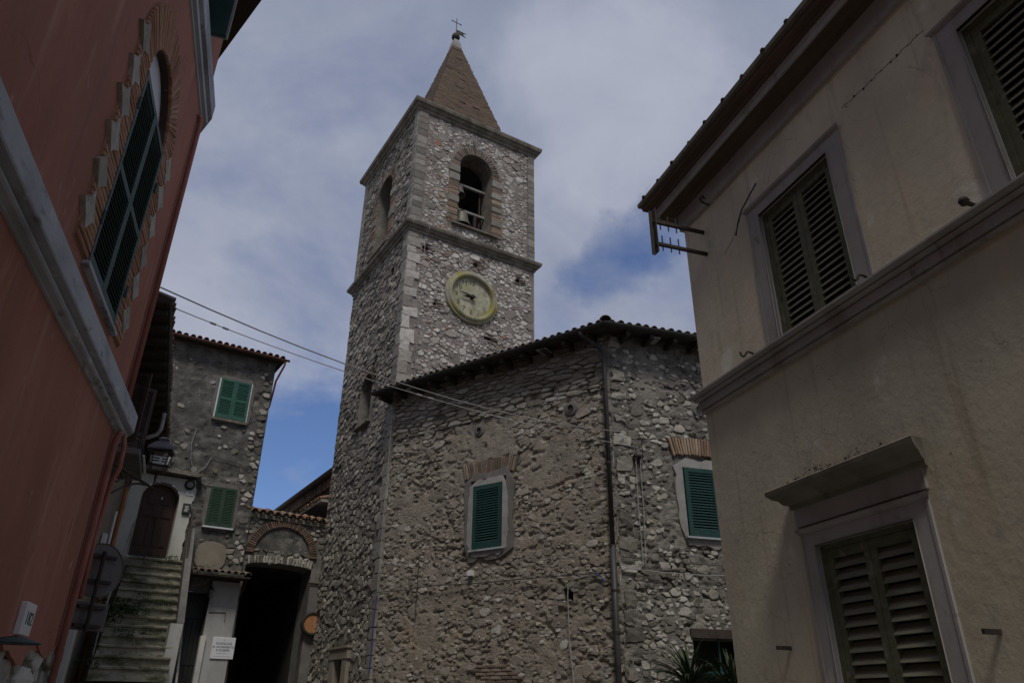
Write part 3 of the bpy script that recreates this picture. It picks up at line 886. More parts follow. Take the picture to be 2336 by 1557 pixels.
def brick_face_mat():
    m, nt, b = newmat("spire_brick")
    at = nt.nodes.new('ShaderNodeUVMap')
    bt = nt.nodes.new('ShaderNodeTexBrick')
    bt.inputs['Scale'].default_value = 1.0
    bt.inputs['Brick Width'].default_value = 0.30
    bt.inputs['Row Height'].default_value = 0.085
    bt.inputs['Mortar Size'].default_value = 0.012
    bt.inputs['Mortar Smooth'].default_value = 0.3
    bt.inputs['Color1'].default_value = (0.21, 0.138, 0.098, 1)
    bt.inputs['Color2'].default_value = (0.115, 0.083, 0.064, 1)
    bt.inputs['Mortar'].default_value = (0.15, 0.125, 0.10, 1)
    nt.links.new(at.outputs[0], bt.inputs['Vector'])
    n1 = noise_of(nt, at.outputs[0], 1.3, 8, 0.65)
    n2 = noise_of(nt, at.outputs[0], 7, 8, 0.65, (1, 3, 1))
    col = mixc(nt, 1.0, bt.outputs['Color'], ramp_of(nt, [(0.25, 0.55), (0.5, 0.95), (0.8, 1.15)], n2), 'MULTIPLY')
    col = mixc(nt, ramp_of(nt, [(0.45, 0.0), (0.65, 0.85)], n1), col, (0.125, 0.10, 0.075))
    n3 = noise_of(nt, at.outputs[0], 2.2, 6, 0.6, (1, 4, 1), (4, 4, 0))
    col = mixc(nt, ramp_of(nt, [(0.66, 0.0), (0.72, 0.8)], n3), col, (0.36, 0.31, 0.255))
    nt.links.new(col, b.inputs['Base Color'])
    b.inputs['Roughness'].default_value = 0.9
    b.inputs['Specular IOR Level'].default_value = 0.2
    ad = nt.nodes.new('ShaderNodeMath')
    ad.operation = 'SUBTRACT'
    nt.links.new(n2, ad.inputs[0])
    nt.links.new(bt.outputs['Fac'], ad.inputs[1])
    bump_of(nt, b, ad.outputs[0], 0.8, 0.02)
    return m


MAT['spire'] = brick_face_mat()

# ------------------------------------------------------------------ frames of the place
A = Vector((-3.397, 19.709, 0))
T = Wall(A, 58.65)                       # tower, sunlit face
TL = Wall(A, 148.65)                     # tower, face towards the alley (u runs -5.15 .. 0)
M1 = Wall(A, 125.76)                     # stone house against the tower
CN = M1.P(7.0)
M2 = Wall(CN, 73.3)
AR = Wall(TL.P(-5.0), 57.0)              # arch wall and grey house front
RW = Wall((5 * 0.948, 5 * 0.319), 161.42)    # cream house
LW = Wall((-2 * 0.954, -2 * 0.299), -17.4)   # red house
LR = Wall(LW.P(9.36), -43.0)             # its far return side
KW = Wall(AR.P(-6.0), -23.3)             # brown-shuttered house behind the red one

# ---- ground
def ground_z(x, y):
    return max(0.0, min(1.5, (y - 2.0) * 0.062)) if y < 60 else 1.5


def make_ground():
    xs = [-1500, -300, -60, -20, -8, -3, 0, 3, 8, 20, 60, 300, 1500]
    ys = [-1500, -300, -60, -10, 0, 2, 6, 10, 14, 18, 22, 26.2, 40, 120, 400, 1800]
    vs = [(x, y, ground_z(x, y)) for x in xs for y in ys]
    n = len(ys)
    fs = [(i * n + j, (i + 1) * n + j, (i + 1) * n + j + 1, i * n + j + 1) for i in range(len(xs) - 1) for j in range(n - 1)]
    struct(MB().add(vs, fs).build("ground", MAT['ground'], recalc=False))


make_ground()


def text_mesh(s, size, name, mat, parent, wall, u, z, off, rot=0.0, ext=0.002):
    cu = bpy.data.curves.new("lettering", 'FONT')
    cu.body = s
    cu.size = size
    cu.align_x = 'CENTER'
    cu.align_y = 'CENTER'
    cu.extrude = ext
    cu.resolution_u = 2
    tmp = bpy.data.objects.new("lettering_tmp", cu)
    me = bpy.data.meshes.new_from_object(tmp)
    me.name = name
    bpy.data.objects.remove(tmp)
    return put(name, me, mat, parent, wall, Matrix.Translation((u, -off, z)) @ Matrix.Rotation(-rot, 4, 'Y') @ Matrix.Rotation(math.pi / 2, 4, 'X'))


SLATS = {}


def slat_mesh(w, mat, depth=0.052, thick=0.009, tilt=0.62):
    key = (round(w, 3), mat.name, depth, tilt)
    if key not in SLATS:
        c, s_ = math.cos(tilt), math.sin(tilt)
        vs = []
        for x in (-w / 2, w / 2):
            for (a, b) in ((-depth / 2, -thick / 2), (depth / 2, -thick / 2), (depth / 2, thick / 2), (-depth / 2, thick / 2)):
                # a: outwards, b: up; outer edge tips down
                vs.append((x, -(a * c + b * s_), -a * s_ + b * c))
        me = bpy.data.meshes.new("slat")
        me.from_pydata(vs, [], [(0, 1, 2, 3), (7, 6, 5, 4), (0, 4, 5, 1), (1, 5, 6, 2), (2, 6, 7, 3), (3, 7, 4, 0)])
        me.materials.append(mat)
        SLATS[key] = me
    return SLATS[key]


def shutter_leaf(wall, parent, a, b, z0, z1, off, mat, slatmat, pitch=0.06, stile=0.065, rails=(), brail=0.12, trail=0.08, depth=0.045, tilt=0.92, sd=0.060, swing=None, seed=0, mid_stile=False):
    """a louvred leaf: part 'shutter' (frame) with slats as its pieces"""
    rg = random.Random(seed)
    w = wall
    mb = MB()
    mb.box(a, a + stile, off - depth, off, z0, z1)
    mb.box(b - stile, b, off - depth, off, z0, z1)
    zz = [z0 + brail] + [v for r in rails for v in (r - 0.04, r + 0.04)] + [z1 - trail]
    e = 0.0015
    mb.box(a + stile, b - stile, off - depth + e, off - e, z0, z0 + brail)
    mb.box(a + stile, b - stile, off - depth + e, off - e, z1 - trail, z1)
    for r in rails:
        mb.box(a + stile, b - stile, off - depth + e, off - e, r - 0.04, r + 0.04)
    cols = [(a + stile, b - stile)]
    if mid_stile:
        m = (a + b) / 2
        for k in range(0, len(zz), 2):
            mb.box(m - stile * 0.45, m + stile * 0.45, off - depth + e * 2, off - e * 2, zz[k], zz[k + 1])
        cols = [(a + stile, m - stile * 0.45), (m + stile * 0.45, b - stile)]
    leaf = mb.build("shutter", mat, parent, w)
    for (c0, c1) in cols:
        me = slat_mesh(c1 - c0 + 0.006, slatmat, sd, 0.009, tilt)
        for k in range(0, len(zz), 2):
            lo, hi = zz[k], zz[k + 1]
            n = max(1, int(round((hi - lo) / pitch)))
            for i in range(n):
                z = lo + (i + 0.5) * (hi - lo) / n
                put("slat", me, None, leaf, w, Matrix.Translation(((c0 + c1) / 2, -(off - depth * 0.5), z + rg.uniform(-0.002, 0.002))) @ Matrix.Rotation(rg.uniform(-0.05, 0.05), 4, 'X'))
    return leaf


_tilecache = {}


def tile_mesh(mat, r0=0.085, r1=0.07, ln=0.46, th=0.014, n=8, down=False):
    """half-round clay tile: axis along local +y (inwards), crown up"""
    key = (mat.name, r0, r1, ln, down)
    if key in _tilecache:
        return _tilecache[key]
    vs, fs = [], []
    for (y, r) in ((0, r0), (ln, r1)):
        for rr in (r, r - th):
            for k in range(n + 1):
                an = math.pi * k / n
                vs.append((rr * math.cos(an), y, (-1 if down else 1) * rr * math.sin(an)))
    m = n + 1
    for k in range(n):
        fs += [(k, k + 1, 2 * m + k + 1, 2 * m + k), (m + k, 3 * m + k, 3 * m + k + 1, m + k + 1), (k, m + k, m + k + 1, k + 1)]
    me = bpy.data.meshes.new("roof_tile")
    me.from_pydata(vs, [], fs)
    me.materials.append(mat)
    for p in me.polygons:
        p.use_smooth = True
    _tilecache[key] = me
    return me


def tile_row(parent, wall, a, b, off, z, pitch, slope, mat, seed=0, rows=1, ln=0.46, dz=0.0, r=0.085):
    rg = random.Random(seed)
    n = int(round((b - a) / pitch))
    for row in range(rows):
        for i in range(n):
            u = a + (i + 0.5) * (b - a) / n
            zz = z + dz * (u - a) + row * (ln - 0.08) * math.sin(slope)
            o = off - row * (ln - 0.08) * math.cos(slope)
            put("roof_tile", tile_mesh(mat, r, r * 0.82, ln), None, parent, wall,
                Matrix.Translation((u + rg.uniform(-.008, .008), -(o + rg.uniform(-.015, .02)), zz + rg.uniform(-.006, .006)))
                @ Matrix.Rotation(rg.uniform(-.04, .04), 4, 'Z') @ Matrix.Rotation(slope + rg.uniform(-.03, .03), 4, 'X'))


def weed(name, pos, size, n, seed, label, cat="weeds", group=None, hang=0.0, mat='leaf', spread=1.0, parent_wall=None):
    rg = random.Random(seed)
    mb = MB()
    for i in range(n):
        th, ph = rg.uniform(0, 2 * math.pi), rg.uniform(-0.2, 1.3)
        rad = size * rg.random() ** 0.5
        c = Vector((math.cos(th) * rad * spread, math.sin(th) * rad * 0.7, math.sin(ph) * size * 0.7 * (1 - hang) - hang * size * rg.random()))
        l = size * rg.uniform(0.12, 0.26)
        d = Vector((rg.gauss(0, 1), rg.gauss(0, 1), rg.gauss(0.3, 0.8))).normalized()
        s_ = d.cross(Vector((rg.gauss(0, 1), rg.gauss(0, 1), rg.gauss(0, 1)))).normalized() * l * 0.38
        nn = d.cross(s_).normalized() * l * 0.15
        mb.add([c - d * l * 0.5, c + s_ + nn, c + d * l * 0.6, c - s_ + nn], [(0, 1, 2), (0, 2, 3)])
    o = mb.build(name, MAT[mat], None, shift(WORLD, 0, 0, 0), recalc=False, loc=tuple(pos))
    return tag(o, label, cat, group)


# ================================================================== BELL TOWER
TW, TD, TH = 4.87, 5.15, 21.0
tower = root("bell_tower", T, "tall square rubble stone bell tower with brick spire and clock", "tower")

belf_T = Arch(1.72, 3.05, 16.42, 19.05)
belf_L = Arch(-3.45, -2.05, 16.25, 18.85)
slit_L = Arch(-3.05, -2.0, 9.55, 10.75)
door_L = Rect(-2.62, -1.95, -0.2, 2.72)
put_T = [Rect(0.5, 0.72, 14.95, 15.13), Rect(2.4, 2.58, 14.93, 15.09), Rect(4.08, 4.26, 14.85, 15.03), Rect(2.9, 3.2, 12.3, 12.42), Rect(1.0, 1.12, 13.02, 13.12)]
put_L = [Rect(-1.36, -1.08, 14.4, 14.72), Rect(-4.2, -4.02, 14.5, 14.68), Rect(-1.2, -1.04, 16.4, 16.62)]
wall_T = rough_wall(0, TW, 8.4, 21.0, 0.055, [belf_T] + put_T, 0.03, 2.6, 3, "wall", MAT['tower_mortar'], tower, T, edge=0.05)
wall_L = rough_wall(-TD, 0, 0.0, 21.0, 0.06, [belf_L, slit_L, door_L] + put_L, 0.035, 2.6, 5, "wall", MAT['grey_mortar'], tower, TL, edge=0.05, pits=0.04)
MB().add([(0.02, 0.02, 0), (TW, 0.02, 0), (TW, 0.02, 8.45), (0.02, 0.02, 8.45)], [(0, 1, 2, 3)]).build("wall", MAT['tower_mortar'], tower, T, recalc=False)
MB().add([(TW, 0, 0), (TW, TD, 0), (TW, TD, 21), (TW, 0, 21)], [(0, 1, 2, 3)]).build("wall", MAT['tower_mortar'], tower, T, recalc=False)
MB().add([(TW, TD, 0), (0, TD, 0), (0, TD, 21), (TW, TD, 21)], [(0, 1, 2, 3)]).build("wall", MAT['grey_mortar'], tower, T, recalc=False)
for r_ in put_T:
    reveal(r_, 0.22, "putlog_hole", MAT['old_brick'], tower, T, front=0.0, back=MAT['void'])
for r_ in put_L:
    reveal(r_, 0.25, "putlog_hole", MAT['grey_mortar'], tower, TL, front=0.0, back=MAT['void'])
reveal(belf_T, 0.75, "opening_reveal", MAT['grey_mortar'], tower, T)
reveal(belf_L, 0.75, "opening_reveal", MAT['grey_mortar'], tower, TL)
reveal(slit_L, 0.6, "opening_reveal", MAT['grey_mortar'], tower, TL, back=MAT['void'])
reveal(door_L, 0.5, "opening_reveal", MAT['grey_mortar'], tower, TL, front=0.0, back=MAT['void'])
# belfry chamber
ch = MB()
for (a, b, c, d) in ((0.7, TW - 0.7, -0.75, -0.76), (0.7, TW - 0.7, -TD + 0.7, -TD + 0.69)):
    pass
cm = MB()
x0, x1, y0, y1, zz0, zz1 = 0.76, TW - 0.7, 0.76, TD - 0.7, 16.2, 20.6
cm.add([(x0, y0, zz0), (x1, y0, zz0), (x1, y1, zz0), (x0, y1, zz0), (x0, y0, zz1), (x1, y0, zz1), (x1, y1, zz1), (x0, y1, zz1)],
       [(0, 1, 2, 3), (4, 7, 6, 5), (1, 5, 6, 2), (2, 6, 7, 3)])
cm.build("belfry_chamber", MAT['cement_dark'], tower, T, recalc=False)

# rubble on both faces: the largest stones are parts, the rest one mass
def quoin_zone(x, z, r):
    if z < 15.5:
        return x > 0.52 + r * 0.6 and x < TW - 0.15
    return x > 0.40 + r * 0.5 and x < TW - 0.30 - r * 0.5


class Disc:
    def __init__(s, x, z, r):
        s.x, s.z, s.r = x, z, r

    def inside(s, x, z, g=0.0):
        return np.hypot(x - s.x, z - s.z) < s.r + g


jambT = Rect(1.30, 3.48, 16.3, 18.95)
ringT = Disc(2.385, 19.05, 1.05)
clockD = Disc(2.375, 13.68, 0.93)
cornT = [Rect(-1, 6, 15.50, 15.85), Rect(-1, 6, 20.72, 22)]
cells = rubble_cells((0.05, TW - 0.02, 8.6, 20.85), 0.045, 0.20, 21, 1.3, 38000, 2.2, [jambT, ringT, clockD] + put_T + cornT, 0.0, quoin_zone)
nst = lay_stones(cells, wall_T, T, MAT['tower_stone'], 5, 190, gap=0.011, proud=0.022, keep=0.80, rough=0.17, name="stone")
cellsL = rubble_cells((-TD + 0.05, -0.1, 1.5, 20.85), 0.06, 0.135, 22, 1.5, 40000, 1.4,
                      [Rect(-3.85, -1.65, 16.0, 19.7), Rect(-3.25, -1.8, 9.4, 11.4), Rect(-3.0, -1.6, 0, 3.1)] + put_L + cornT, 0.0)
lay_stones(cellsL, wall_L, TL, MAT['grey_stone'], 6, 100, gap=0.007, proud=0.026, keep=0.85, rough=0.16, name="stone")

ch = rubble_cells((0.4, TW - 0.3, 8.6, 20.7), 0.02, 0.045, 47, 1.4, 26000, 1.5, [Rect(1.66, 3.11, 16.3, 19.1), ringT, clockD] + put_T + cornT, 0.0)
lay_stones(ch, wall_T, T, MAT['tower_stone'], 19, 0, gap=0.004, proud=0.016, keep=0.34, name="chip", rough=0.2)
# quoin blocks at the near corner below the middle cornice, and corner strips above
rg = random.Random(4)
z = 8.6
k = 0
while z < 15.4:
    h = rg.uniform(0.24, 0.46)
    if z + h > 15.5:
        h = 15.5 - z
    wq = (0.46, 0.30)[k % 2] * rg.uniform(0.9, 1.12)
    me = block_mesh(wq, 0.035, h - 0.02, rg, 0.022, "quoin")
    me.materials.append(MAT['tower_stone' if k % 4 == 3 else 'block_stone'])
    place_mesh("quoin", me, tower, T, wq / 2 - 0.02, z + h / 2)
    z += h
    k += 1
z, k = 1.8, 0
while z < 15.4:
    h = min(rg.uniform(0.26, 0.46), 15.5 - z)
    wq = (0.30, 0.44)[k % 2] * rg.uniform(0.9, 1.1)
    me = block_mesh(wq, 0.05, h - 0.02, rg, 0.014, "quoin")
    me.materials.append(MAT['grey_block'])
    place_mesh("quoin", me, tower, TL, -wq / 2 + 0.02, z + h / 2)
    z += h
    k += 1
for (wl_, ua, ub, m_) in ((T, 0.0, 0.34, 'grey_block'), (T, TW - 0.26, TW, 'grey_block'), (TL, -0.28, 0.0, 'grey_block'), (TL, -TD, -TD + 0.28, 'grey_block')):
    z = 15.85
    while z < 20.65:
        h = min(rg.uniform(0.20, 0.34), 20.72 - z)
        me = block_mesh(ub - ua + 0.02, 0.055, h - 0.008, rg, 0.005, "quoin")
        me.materials.append(MAT[m_])
        place_mesh("quoin", me, tower, wl_, (ua + ub) / 2, z + h / 2)
        z += h

# cornices
ringp = [(0, -TD, -1, -1), (0, 0, -1, 1), (TW, 0, 1, 1), (TW, -TD, 1, -1), (0, -TD, -1, -1)]
prof_mid = [(-0.05, 15.50), (0.045, 15.52), (0.06, 15.60), (0.11, 15.63), (0.15, 15.70), (0.20, 15.72), (0.225, 15.80), (0.225, 15.85), (0.20, 15.87), (-0.05, 15.93)]
MB().sweep(prof_mid, ringp, caps=False).build("cornice", MAT['moulding'], tower, T)
prof_top = [(-0.05, 20.72), (0.05, 20.74), (0.07, 20.84), (0.13, 20.87), (0.17, 20.95), (0.235, 20.98), (0.26, 21.08), (0.26, 21.14), (0.22, 21.17), (-0.4, 21.30), (-0.4, 20.72)]
MB().sweep(prof_top, ringp, caps=False).build("cornice", MAT['moulding'], tower, T)
MB().add([(0.35, 0.35, 21.29), (TW - .35, 0.35, 21.29), (TW - .35, TD - .35, 21.29), (0.35, TD - .35, 21.29)], [(0, 1, 2, 3)]).build("roof_slab", MAT['moulding'], tower, T, recalc=False)

# brick jambs and voussoirs of the belfry openings
bp = brick_pool(0.40, 0.03, 0.066, MAT['old_brick'], 6, 3)
bpt = brick_pool(0.40, 0.03, 0.066, MAT['tan_brick'], 4, 8)
vp_ = brick_pool(0.30, 0.03, 0.062, MAT['old_brick'], 6, 9)
rg = random.Random(12)


def opening_trim(wall, ar, wid, stones):
    for side in (-1, 1):
        z = ar.c
        while z < ar.zs - 0.02:
            st = next((s_ for s_ in stones[side] if abs(s_[0] - z) < 0.06), None)
            if st:
                w_ = wid * rg.uniform(0.85, 1.1)
                me = block_mesh(w_, 0.055, st[1], rg, 0.008, "jamb_stone")
                me.materials.append(MAT['grey_block'])
                uu = (ar.a - w_ / 2) if side < 0 else (ar.b + w_ / 2)
                place_mesh("jamb_stone", me, tower, wall, uu, z + st[1] / 2 + 0.004)
                z += st[1] + 0.012
            else:
                w_ = 0.40
                uu = (ar.a - w_ / 2 + 0.01 + rg.uniform(-0.05, 0.0)) if side < 0 else (ar.b + w_ / 2 - 0.01 + rg.uniform(0, 0.05))
                place_mesh("brick", rg.choice(bp if rg.random() < 0.6 else bpt), tower, wall, uu, z + 0.036)
                z += 0.074
    n = 27
    for i in range(n):
        an = math.pi * (i + 0.5) / n
        rr = ar.h + 0.15
        place_mesh("brick", rg.choice(vp_), tower, wall, ar.m + rr * math.cos(an), ar.zs + rr * math.sin(an), 0.0, an)
    me = block_mesh(ar.b - ar.a + 0.5, 0.13, 0.07, rg, 0.006, "window_sill")
    me.materials.append(MAT['moulding'])
    place_mesh("window_sill", me, tower, wall, ar.m, ar.c - 0.035)


opening_trim(T, belf_T, 0.42, {-1: [(17.35, 0.26), (18.25, 0.30), (18.65, 0.28)], 1: [(16.9, 0.24), (17.5, 0.2), (18.1, 0.22), (18.65, 0.3)]})
opening_trim(TL, belf_L, 0.42, {-1: [(16.9, 0.26), (17.8, 0.30)], 1: [(17.2, 0.3), (18.2, 0.3)]})
# slit window trim and stone door frame
rg = random.Random(2)
for i in range(13):
    an = math.pi * (i + 0.5) / 13
    place_mesh("brick", rg.choice(vp_), tower, TL, slit_L.m + (slit_L.h + 0.14) * math.cos(an), slit_L.zs + (slit_L.h + 0.14) * math.sin(an), 0, an)
me = block_mesh(1.3, 0.12, 0.08, rg, 0.006, "window_sill")
me.materials.append(MAT['moulding'])
place_mesh("window_sill", me, tower, TL, -2.52, 9.50)
MB().box(-2.95, -2.61, -0.1, 0.10, 0.9, 2.70).box(-1.96, -1.62, -0.1, 0.10, 0.9, 2.70).box(-3.0, -1.57, -0.1, 0.115, 2.70, 2.96).box(-3.04, -1.53, -0.1, 0.15, 2.96, 3.02).build("door_frame", MAT['tan_plaster'], tower, TL)

# brick patches beside the putlog holes
rg = random.Random(31)
pb = brick_pool(0.24, 0.045, 0.05, MAT['old_brick'], 4, 17)
for h_ in put_T:
    for (dx, dz) in ((0.20, 0.06), (0.24, -0.02), (-0.02, -0.12), (0.16, -0.13), (0.1, 0.16)):
        place_mesh("brick", rg.choice(pb), tower, T, (h_.a + h_.b) / 2 + dx, (h_.c + h_.d) / 2 + dz, -0.01, rg.uniform(-.06, .06))

# spire: stepped courses of thin brick on a square plan
def spire():
    ctr_u, ctr_y, s0, zb, za = 2.43, 2.57, 1.86, 21.28, 28.45
    rgs = random.Random(77)
    nc = 86
    bm = bmesh.new()
    uvl = bm.loops.layers.uv.new("UVMap")
    zt = 27.75
    for i in range(nc):
        z0 = zb + (zt - zb) * i / nc
        z1 = zb + (zt - zb) * (i + 1) / nc
        s_a = s0 * (za - z0) / (za - zb) + rgs.uniform(-0.016, 0.014)
        for q in range(4):
            c, s_ = (1, 0, -1, 0)[q], (0, 1, 0, -1)[q]
            def pt(x, y, z):
                return (ctr_u + x * c - y * s_, ctr_y + x * s_ + y * c, z)
            segs = max(1, int(s_a * 2 / 0.3))
            jit = [rgs.uniform(-0.012, 0.016) for _ in range(segs)]
            for g in range(segs):
                xa, xb = -s_a + 2 * s_a * g / segs, -s_a + 2 * s_a * (g + 1) / segs
                yy = -s_a - jit[g]
                inn = -s_a + 0.035
                vs = [bm.verts.new(pt(*p)) for p in ((xa, yy, z0), (xb, yy, z0), (xb, yy, z1), (xa, yy, z1), (xb, inn, z1), (xa, inn, z1))]
                f1 = bm.faces.new((vs[0], vs[1], vs[2], vs[3]))
                f2 = bm.faces.new((vs[3], vs[2], vs[4], vs[5]))
                for f in (f1, f2):
                    for l in f.loops:
                        co = l.vert.co
                        al = ((co.x - ctr_u) * c + (co.y - ctr_y) * s_)
                        l[uvl].uv = (al + q * 7.3, co.z)
    me = bpy.data.meshes.new("spire")
    bm.to_mesh(me)
    bm.free()
    put("spire", me, MAT['spire'], tower, T)
    # plastered cap
    cap = MB()
    prof = [(0.235, 27.55), (0.205, 27.85), (0.155, 28.12), (0.10, 28.28), (0.06, 28.30)]
    vs, fs = [], []
    for (r, z) in prof:
        for (sx, sy) in ((-1, -1), (1, -1), (1, 1), (-1, 1)):
            vs.append((ctr_u + sx * r, ctr_y + sy * r, z))
    for i in range(len(prof) - 1):
        for k in range(4):
            fs.append((i * 4 + k, i * 4 + (k + 1) % 4, i * 4 + 4 + (k + 1) % 4, i * 4 + 4 + k))
    fs.append((16, 17, 18, 19))
    cap.add(vs, fs).build("spire_cap", MAT['cement'], tower, T)
    # ball, cross and vane
    v = root("weathervane", T, "black iron ball with cross and pennant vane on top of the brick spire", "weathervane", loc=(ctr_u, ctr_y, 28.28))
    prof = [(0.0, 0.0), (0.08, 0.01), (0.15, 0.07), (0.185, 0.17), (0.185, 0.24), (0.15, 0.35), (0.09, 0.42), (0.03, 0.45), (0.0, 0.452)]
    W0 = shift(T, ctr_u, -ctr_y, 28.28)
    MB().lathe(prof, (0, 0, 0), 'z', 16).build("ball", MAT['iron'], v, W0, smooth=True)
    MB().tube([(0, 0, 0.43), (0.0, 0, 1.42)], 0.017, 6).build("rod", MAT['iron'], v, W0)
    MB().box(-0.24, 0.24, -0.012, 0.012, 1.14, 1.165).box(-0.25, -0.225, -0.02, 0.02, 1.125, 1.18).box(0.225, 0.25, -0.02, 0.02, 1.125, 1.18).build("cross_arm", MAT['iron'], v, W0)
    fl = MB()
    pts = [(0.04, 0.52), (0.20, 0.52), (0.20, 0.60), (0.04, 0.60)]
    # pennant with a pierced cross, swallow tail
    for poly in ([(0.03, 0.50), (0.52, 0.46), (0.34, 0.60), (0.03, 0.565)], [(0.03, 0.645), (0.34, 0.62), (0.55, 0.72), (0.03, 0.72)],
                 [(0.03, 0.563), (0.10, 0.571), (0.10, 0.641), (0.03, 0.647)], [(0.13, 0.577), (0.20, 0.585), (0.20, 0.634), (0.13, 0.640)], [(0.235, 0.59), (0.36, 0.602), (0.36, 0.622), (0.235, 0.632)]):
        fl.prism(poly, -0.006, 0.006)
    fl.build("pennant", MAT['iron'], v, W0)


spire()

# bells and their frame
def bell(u, y, z, s, label):
    b = root("bell", T, label, "bell", "bells in the belfry", loc=(u, y, z))
    W0 = shift(T, u, -y, z)
    prof = [(0.0, 0.0), (0.16, -0.01), (0.24, -0.07), (0.27, -0.2), (0.30, -0.42), (0.36, -0.60), (0.44, -0.72), (0.45, -0.76), (0.41, -0.75), (0.30, -0.55), (0.0, -0.5)]
    MB().lathe([(r * s, h * s) for r, h in prof], (0, 0, 0), 'z', 20).build("bell_body", MAT['bronze'], b, W0, smooth=True)
    MB().tube([(0, 0, -0.3 * s), (0, 0, -0.82 * s)], [0.02 * s, 0.05 * s], 6).build("clapper", MAT['iron'], b, W0)
    MB().box(-0.05 * s, 0.05 * s, -0.05 * s, 0.05 * s, 0, 0.16 * s).box(-0.12 * s, 0.12 * s, -0.03 * s, 0.03 * s, 0.10 * s, 0.15 * s).build("headstock", MAT['iron'], b, W0)


bell(2.14, 0.52, 17.40, 0.82, "large bronze bell hanging low in the tower belfry opening")
bell(1.98, 0.52, 18.52, 0.55, "small bronze bell hanging high in the tower belfry opening")
for (z_, lab) in ((17.46, "lower pale beam carrying the large bell across the belfry opening"), (18.58, "upper pale beam carrying the small bell across the belfry opening")):
    o = MB().box(1.60, 3.2, -0.60, -0.50, z_, z_ + 0.08).build("bell_beam", MAT['cement'], None, T)
    tag(o, lab, "beam")
tag(MB().box(2.62, 2.72, -0.60, -0.50, 16.44, 17.46).build("bell_post", MAT['iron'], None, T), "short dark iron post under the lower beam in the belfry", "post")
tag(MB().box(2.86, 2.92, -0.66, -0.605, 16.44, 18.58).build("bell_post", MAT['iron'], None, T), "tall dark iron post at the right of the belfry opening", "post")

# ---- clock
clk = root("tower_clock", T, "round weathered stone clock with yellow lichen on the tower", "clock", loc=(2.375, 0, 13.68))
W0 = shift(T, 2.375, 0, 13.68)
rim = [(0.985, -0.04), (0.985, 0.05), (0.96, 0.09), (0.90, 0.10), (0.88, 0.14), (0.83, 0.165), (0.78, 0.155), (0.745, 0.10), (0.735, 0.055), (0.715, 0.05), (0.705, 0.02)]
MB().lathe(rim, (0, 0, 0), 'y', 48).build("rim", MAT['clock_rim'], clk, W0, smooth=False)
face = MB().lathe([(0.0, 0.03), (0.4, 0.03), (0.72, 0.028)], (0, 0, 0), 'y', 40).build("dial", MAT['clock_face'], clk, W0)
for h_ in range(1, 13):
    an = math.pi / 2 - 2 * math.pi * h_ / 12
    text_mesh(str(h_), 0.25, "numeral", MAT['numeral'] if h_ in (7, 8, 9, 10, 11, 12, 6) else MAT['ink_soft'], clk, W0, 0.565 * math.cos(an), 0.565 * math.sin(an), 0.033)


def hand(name, ang, ln, w, off):
    # ang clockwise from 12
    d = (math.sin(ang), math.cos(ang))
    s_ = (d[1], -d[0])
    pts = [(-0.12 * d[0] + w * 0.5 * s_[0], -0.12 * d[1] + w * 0.5 * s_[1]), (0.18 * d[0] + w * s_[0], 0.18 * d[1] + w * s_[1]), (ln * d[0], ln * d[1]),
           (0.18 * d[0] - w * s_[0], 0.18 * d[1] - w * s_[1]), (-0.12 * d[0] - w * 0.5 * s_[0], -0.12 * d[1] - w * 0.5 * s_[1])]
    MB().prism(pts, off - 0.012, off).build(name, MAT['iron'], clk, W0)


hand("minute_hand", R_(277), 0.58, 0.036, 0.14)
hand("hour_hand", R_(262), 0.36, 0.05, 0.11)
MB().lathe([(0.075, 0.03), (0.07, 0.15), (0.03, 0.17), (0, 0.17)], (0, 0, 0), 'y', 12).build("hub", MAT['iron'], clk, W0)

# lightning cable down the tower face
o = MB().tube([(0.62, -0.06, 20.6), (0.60, -0.06, 18), (0.585, -0.06, 15.95), (0.585, -0.30, 15.86), (0.57, -0.29, 15.6), (0.56, -0.07, 15.4), (0.54, -0.07, 13), (0.52, -0.07, 9.5)], 0.010, 6).build("lightning_cable", MAT['cable_pale'], None, T)
tag(o, "thin pale lightning cable running down the tower beside its corner", "cable")
for i, (u, z, s_, lab) in enumerate(((3.02, 15.98, 0.26, "dark green tuft growing on tower cornice below the bell opening"), (3.42, 15.98, 0.16, "small green tuft on tower cornice right of the bell opening"),
                                   (1.35, 16.5, 0.14, "small moss tuft left of the bell opening foot"), (2.98, 15.42, 0.22, "dark tuft hanging below the tower's middle cornice"),
                                   (1.25, 20.65, 0.22, "dark tuft under the tower's top cornice near the corner"), (2.35, 20.68, 0.18, "dark tuft under the middle of the tower's top cornice"),
                                   (4.0, 20.68, 0.10, "tiny tuft under the tower's top cornice at right"), (1.06, 13.08, 0.10, "tiny tuft growing below and left of the clock"))):
    p = T.P(u, z, 0.12 if z > 15.9 and z < 16.2 else 0.06)
    weed("weed_tuft", p, s_, 90, 100 + i, lab, "weeds", "tufts growing on the tower")
# bird-proof wire tangle under the top cornice
rg = random.Random(5)
mb = MB()
for i in range(10):
    pts = []
    x, z = 2.25 + rg.uniform(-.12, .12), 20.45
    for j in range(7):
        pts.append((x, -0.08 - rg.uniform(0, .05), z))
        x += rg.uniform(-0.09, 0.09)
        z -= rg.uniform(0.02, 0.14)
    mb.tube(pts, 0.009, 5)
tag(mb.build("wire_tangle", MAT['cable_pale'], None, T), "tangle of pale wire hanging under the tower's top cornice", "wire")

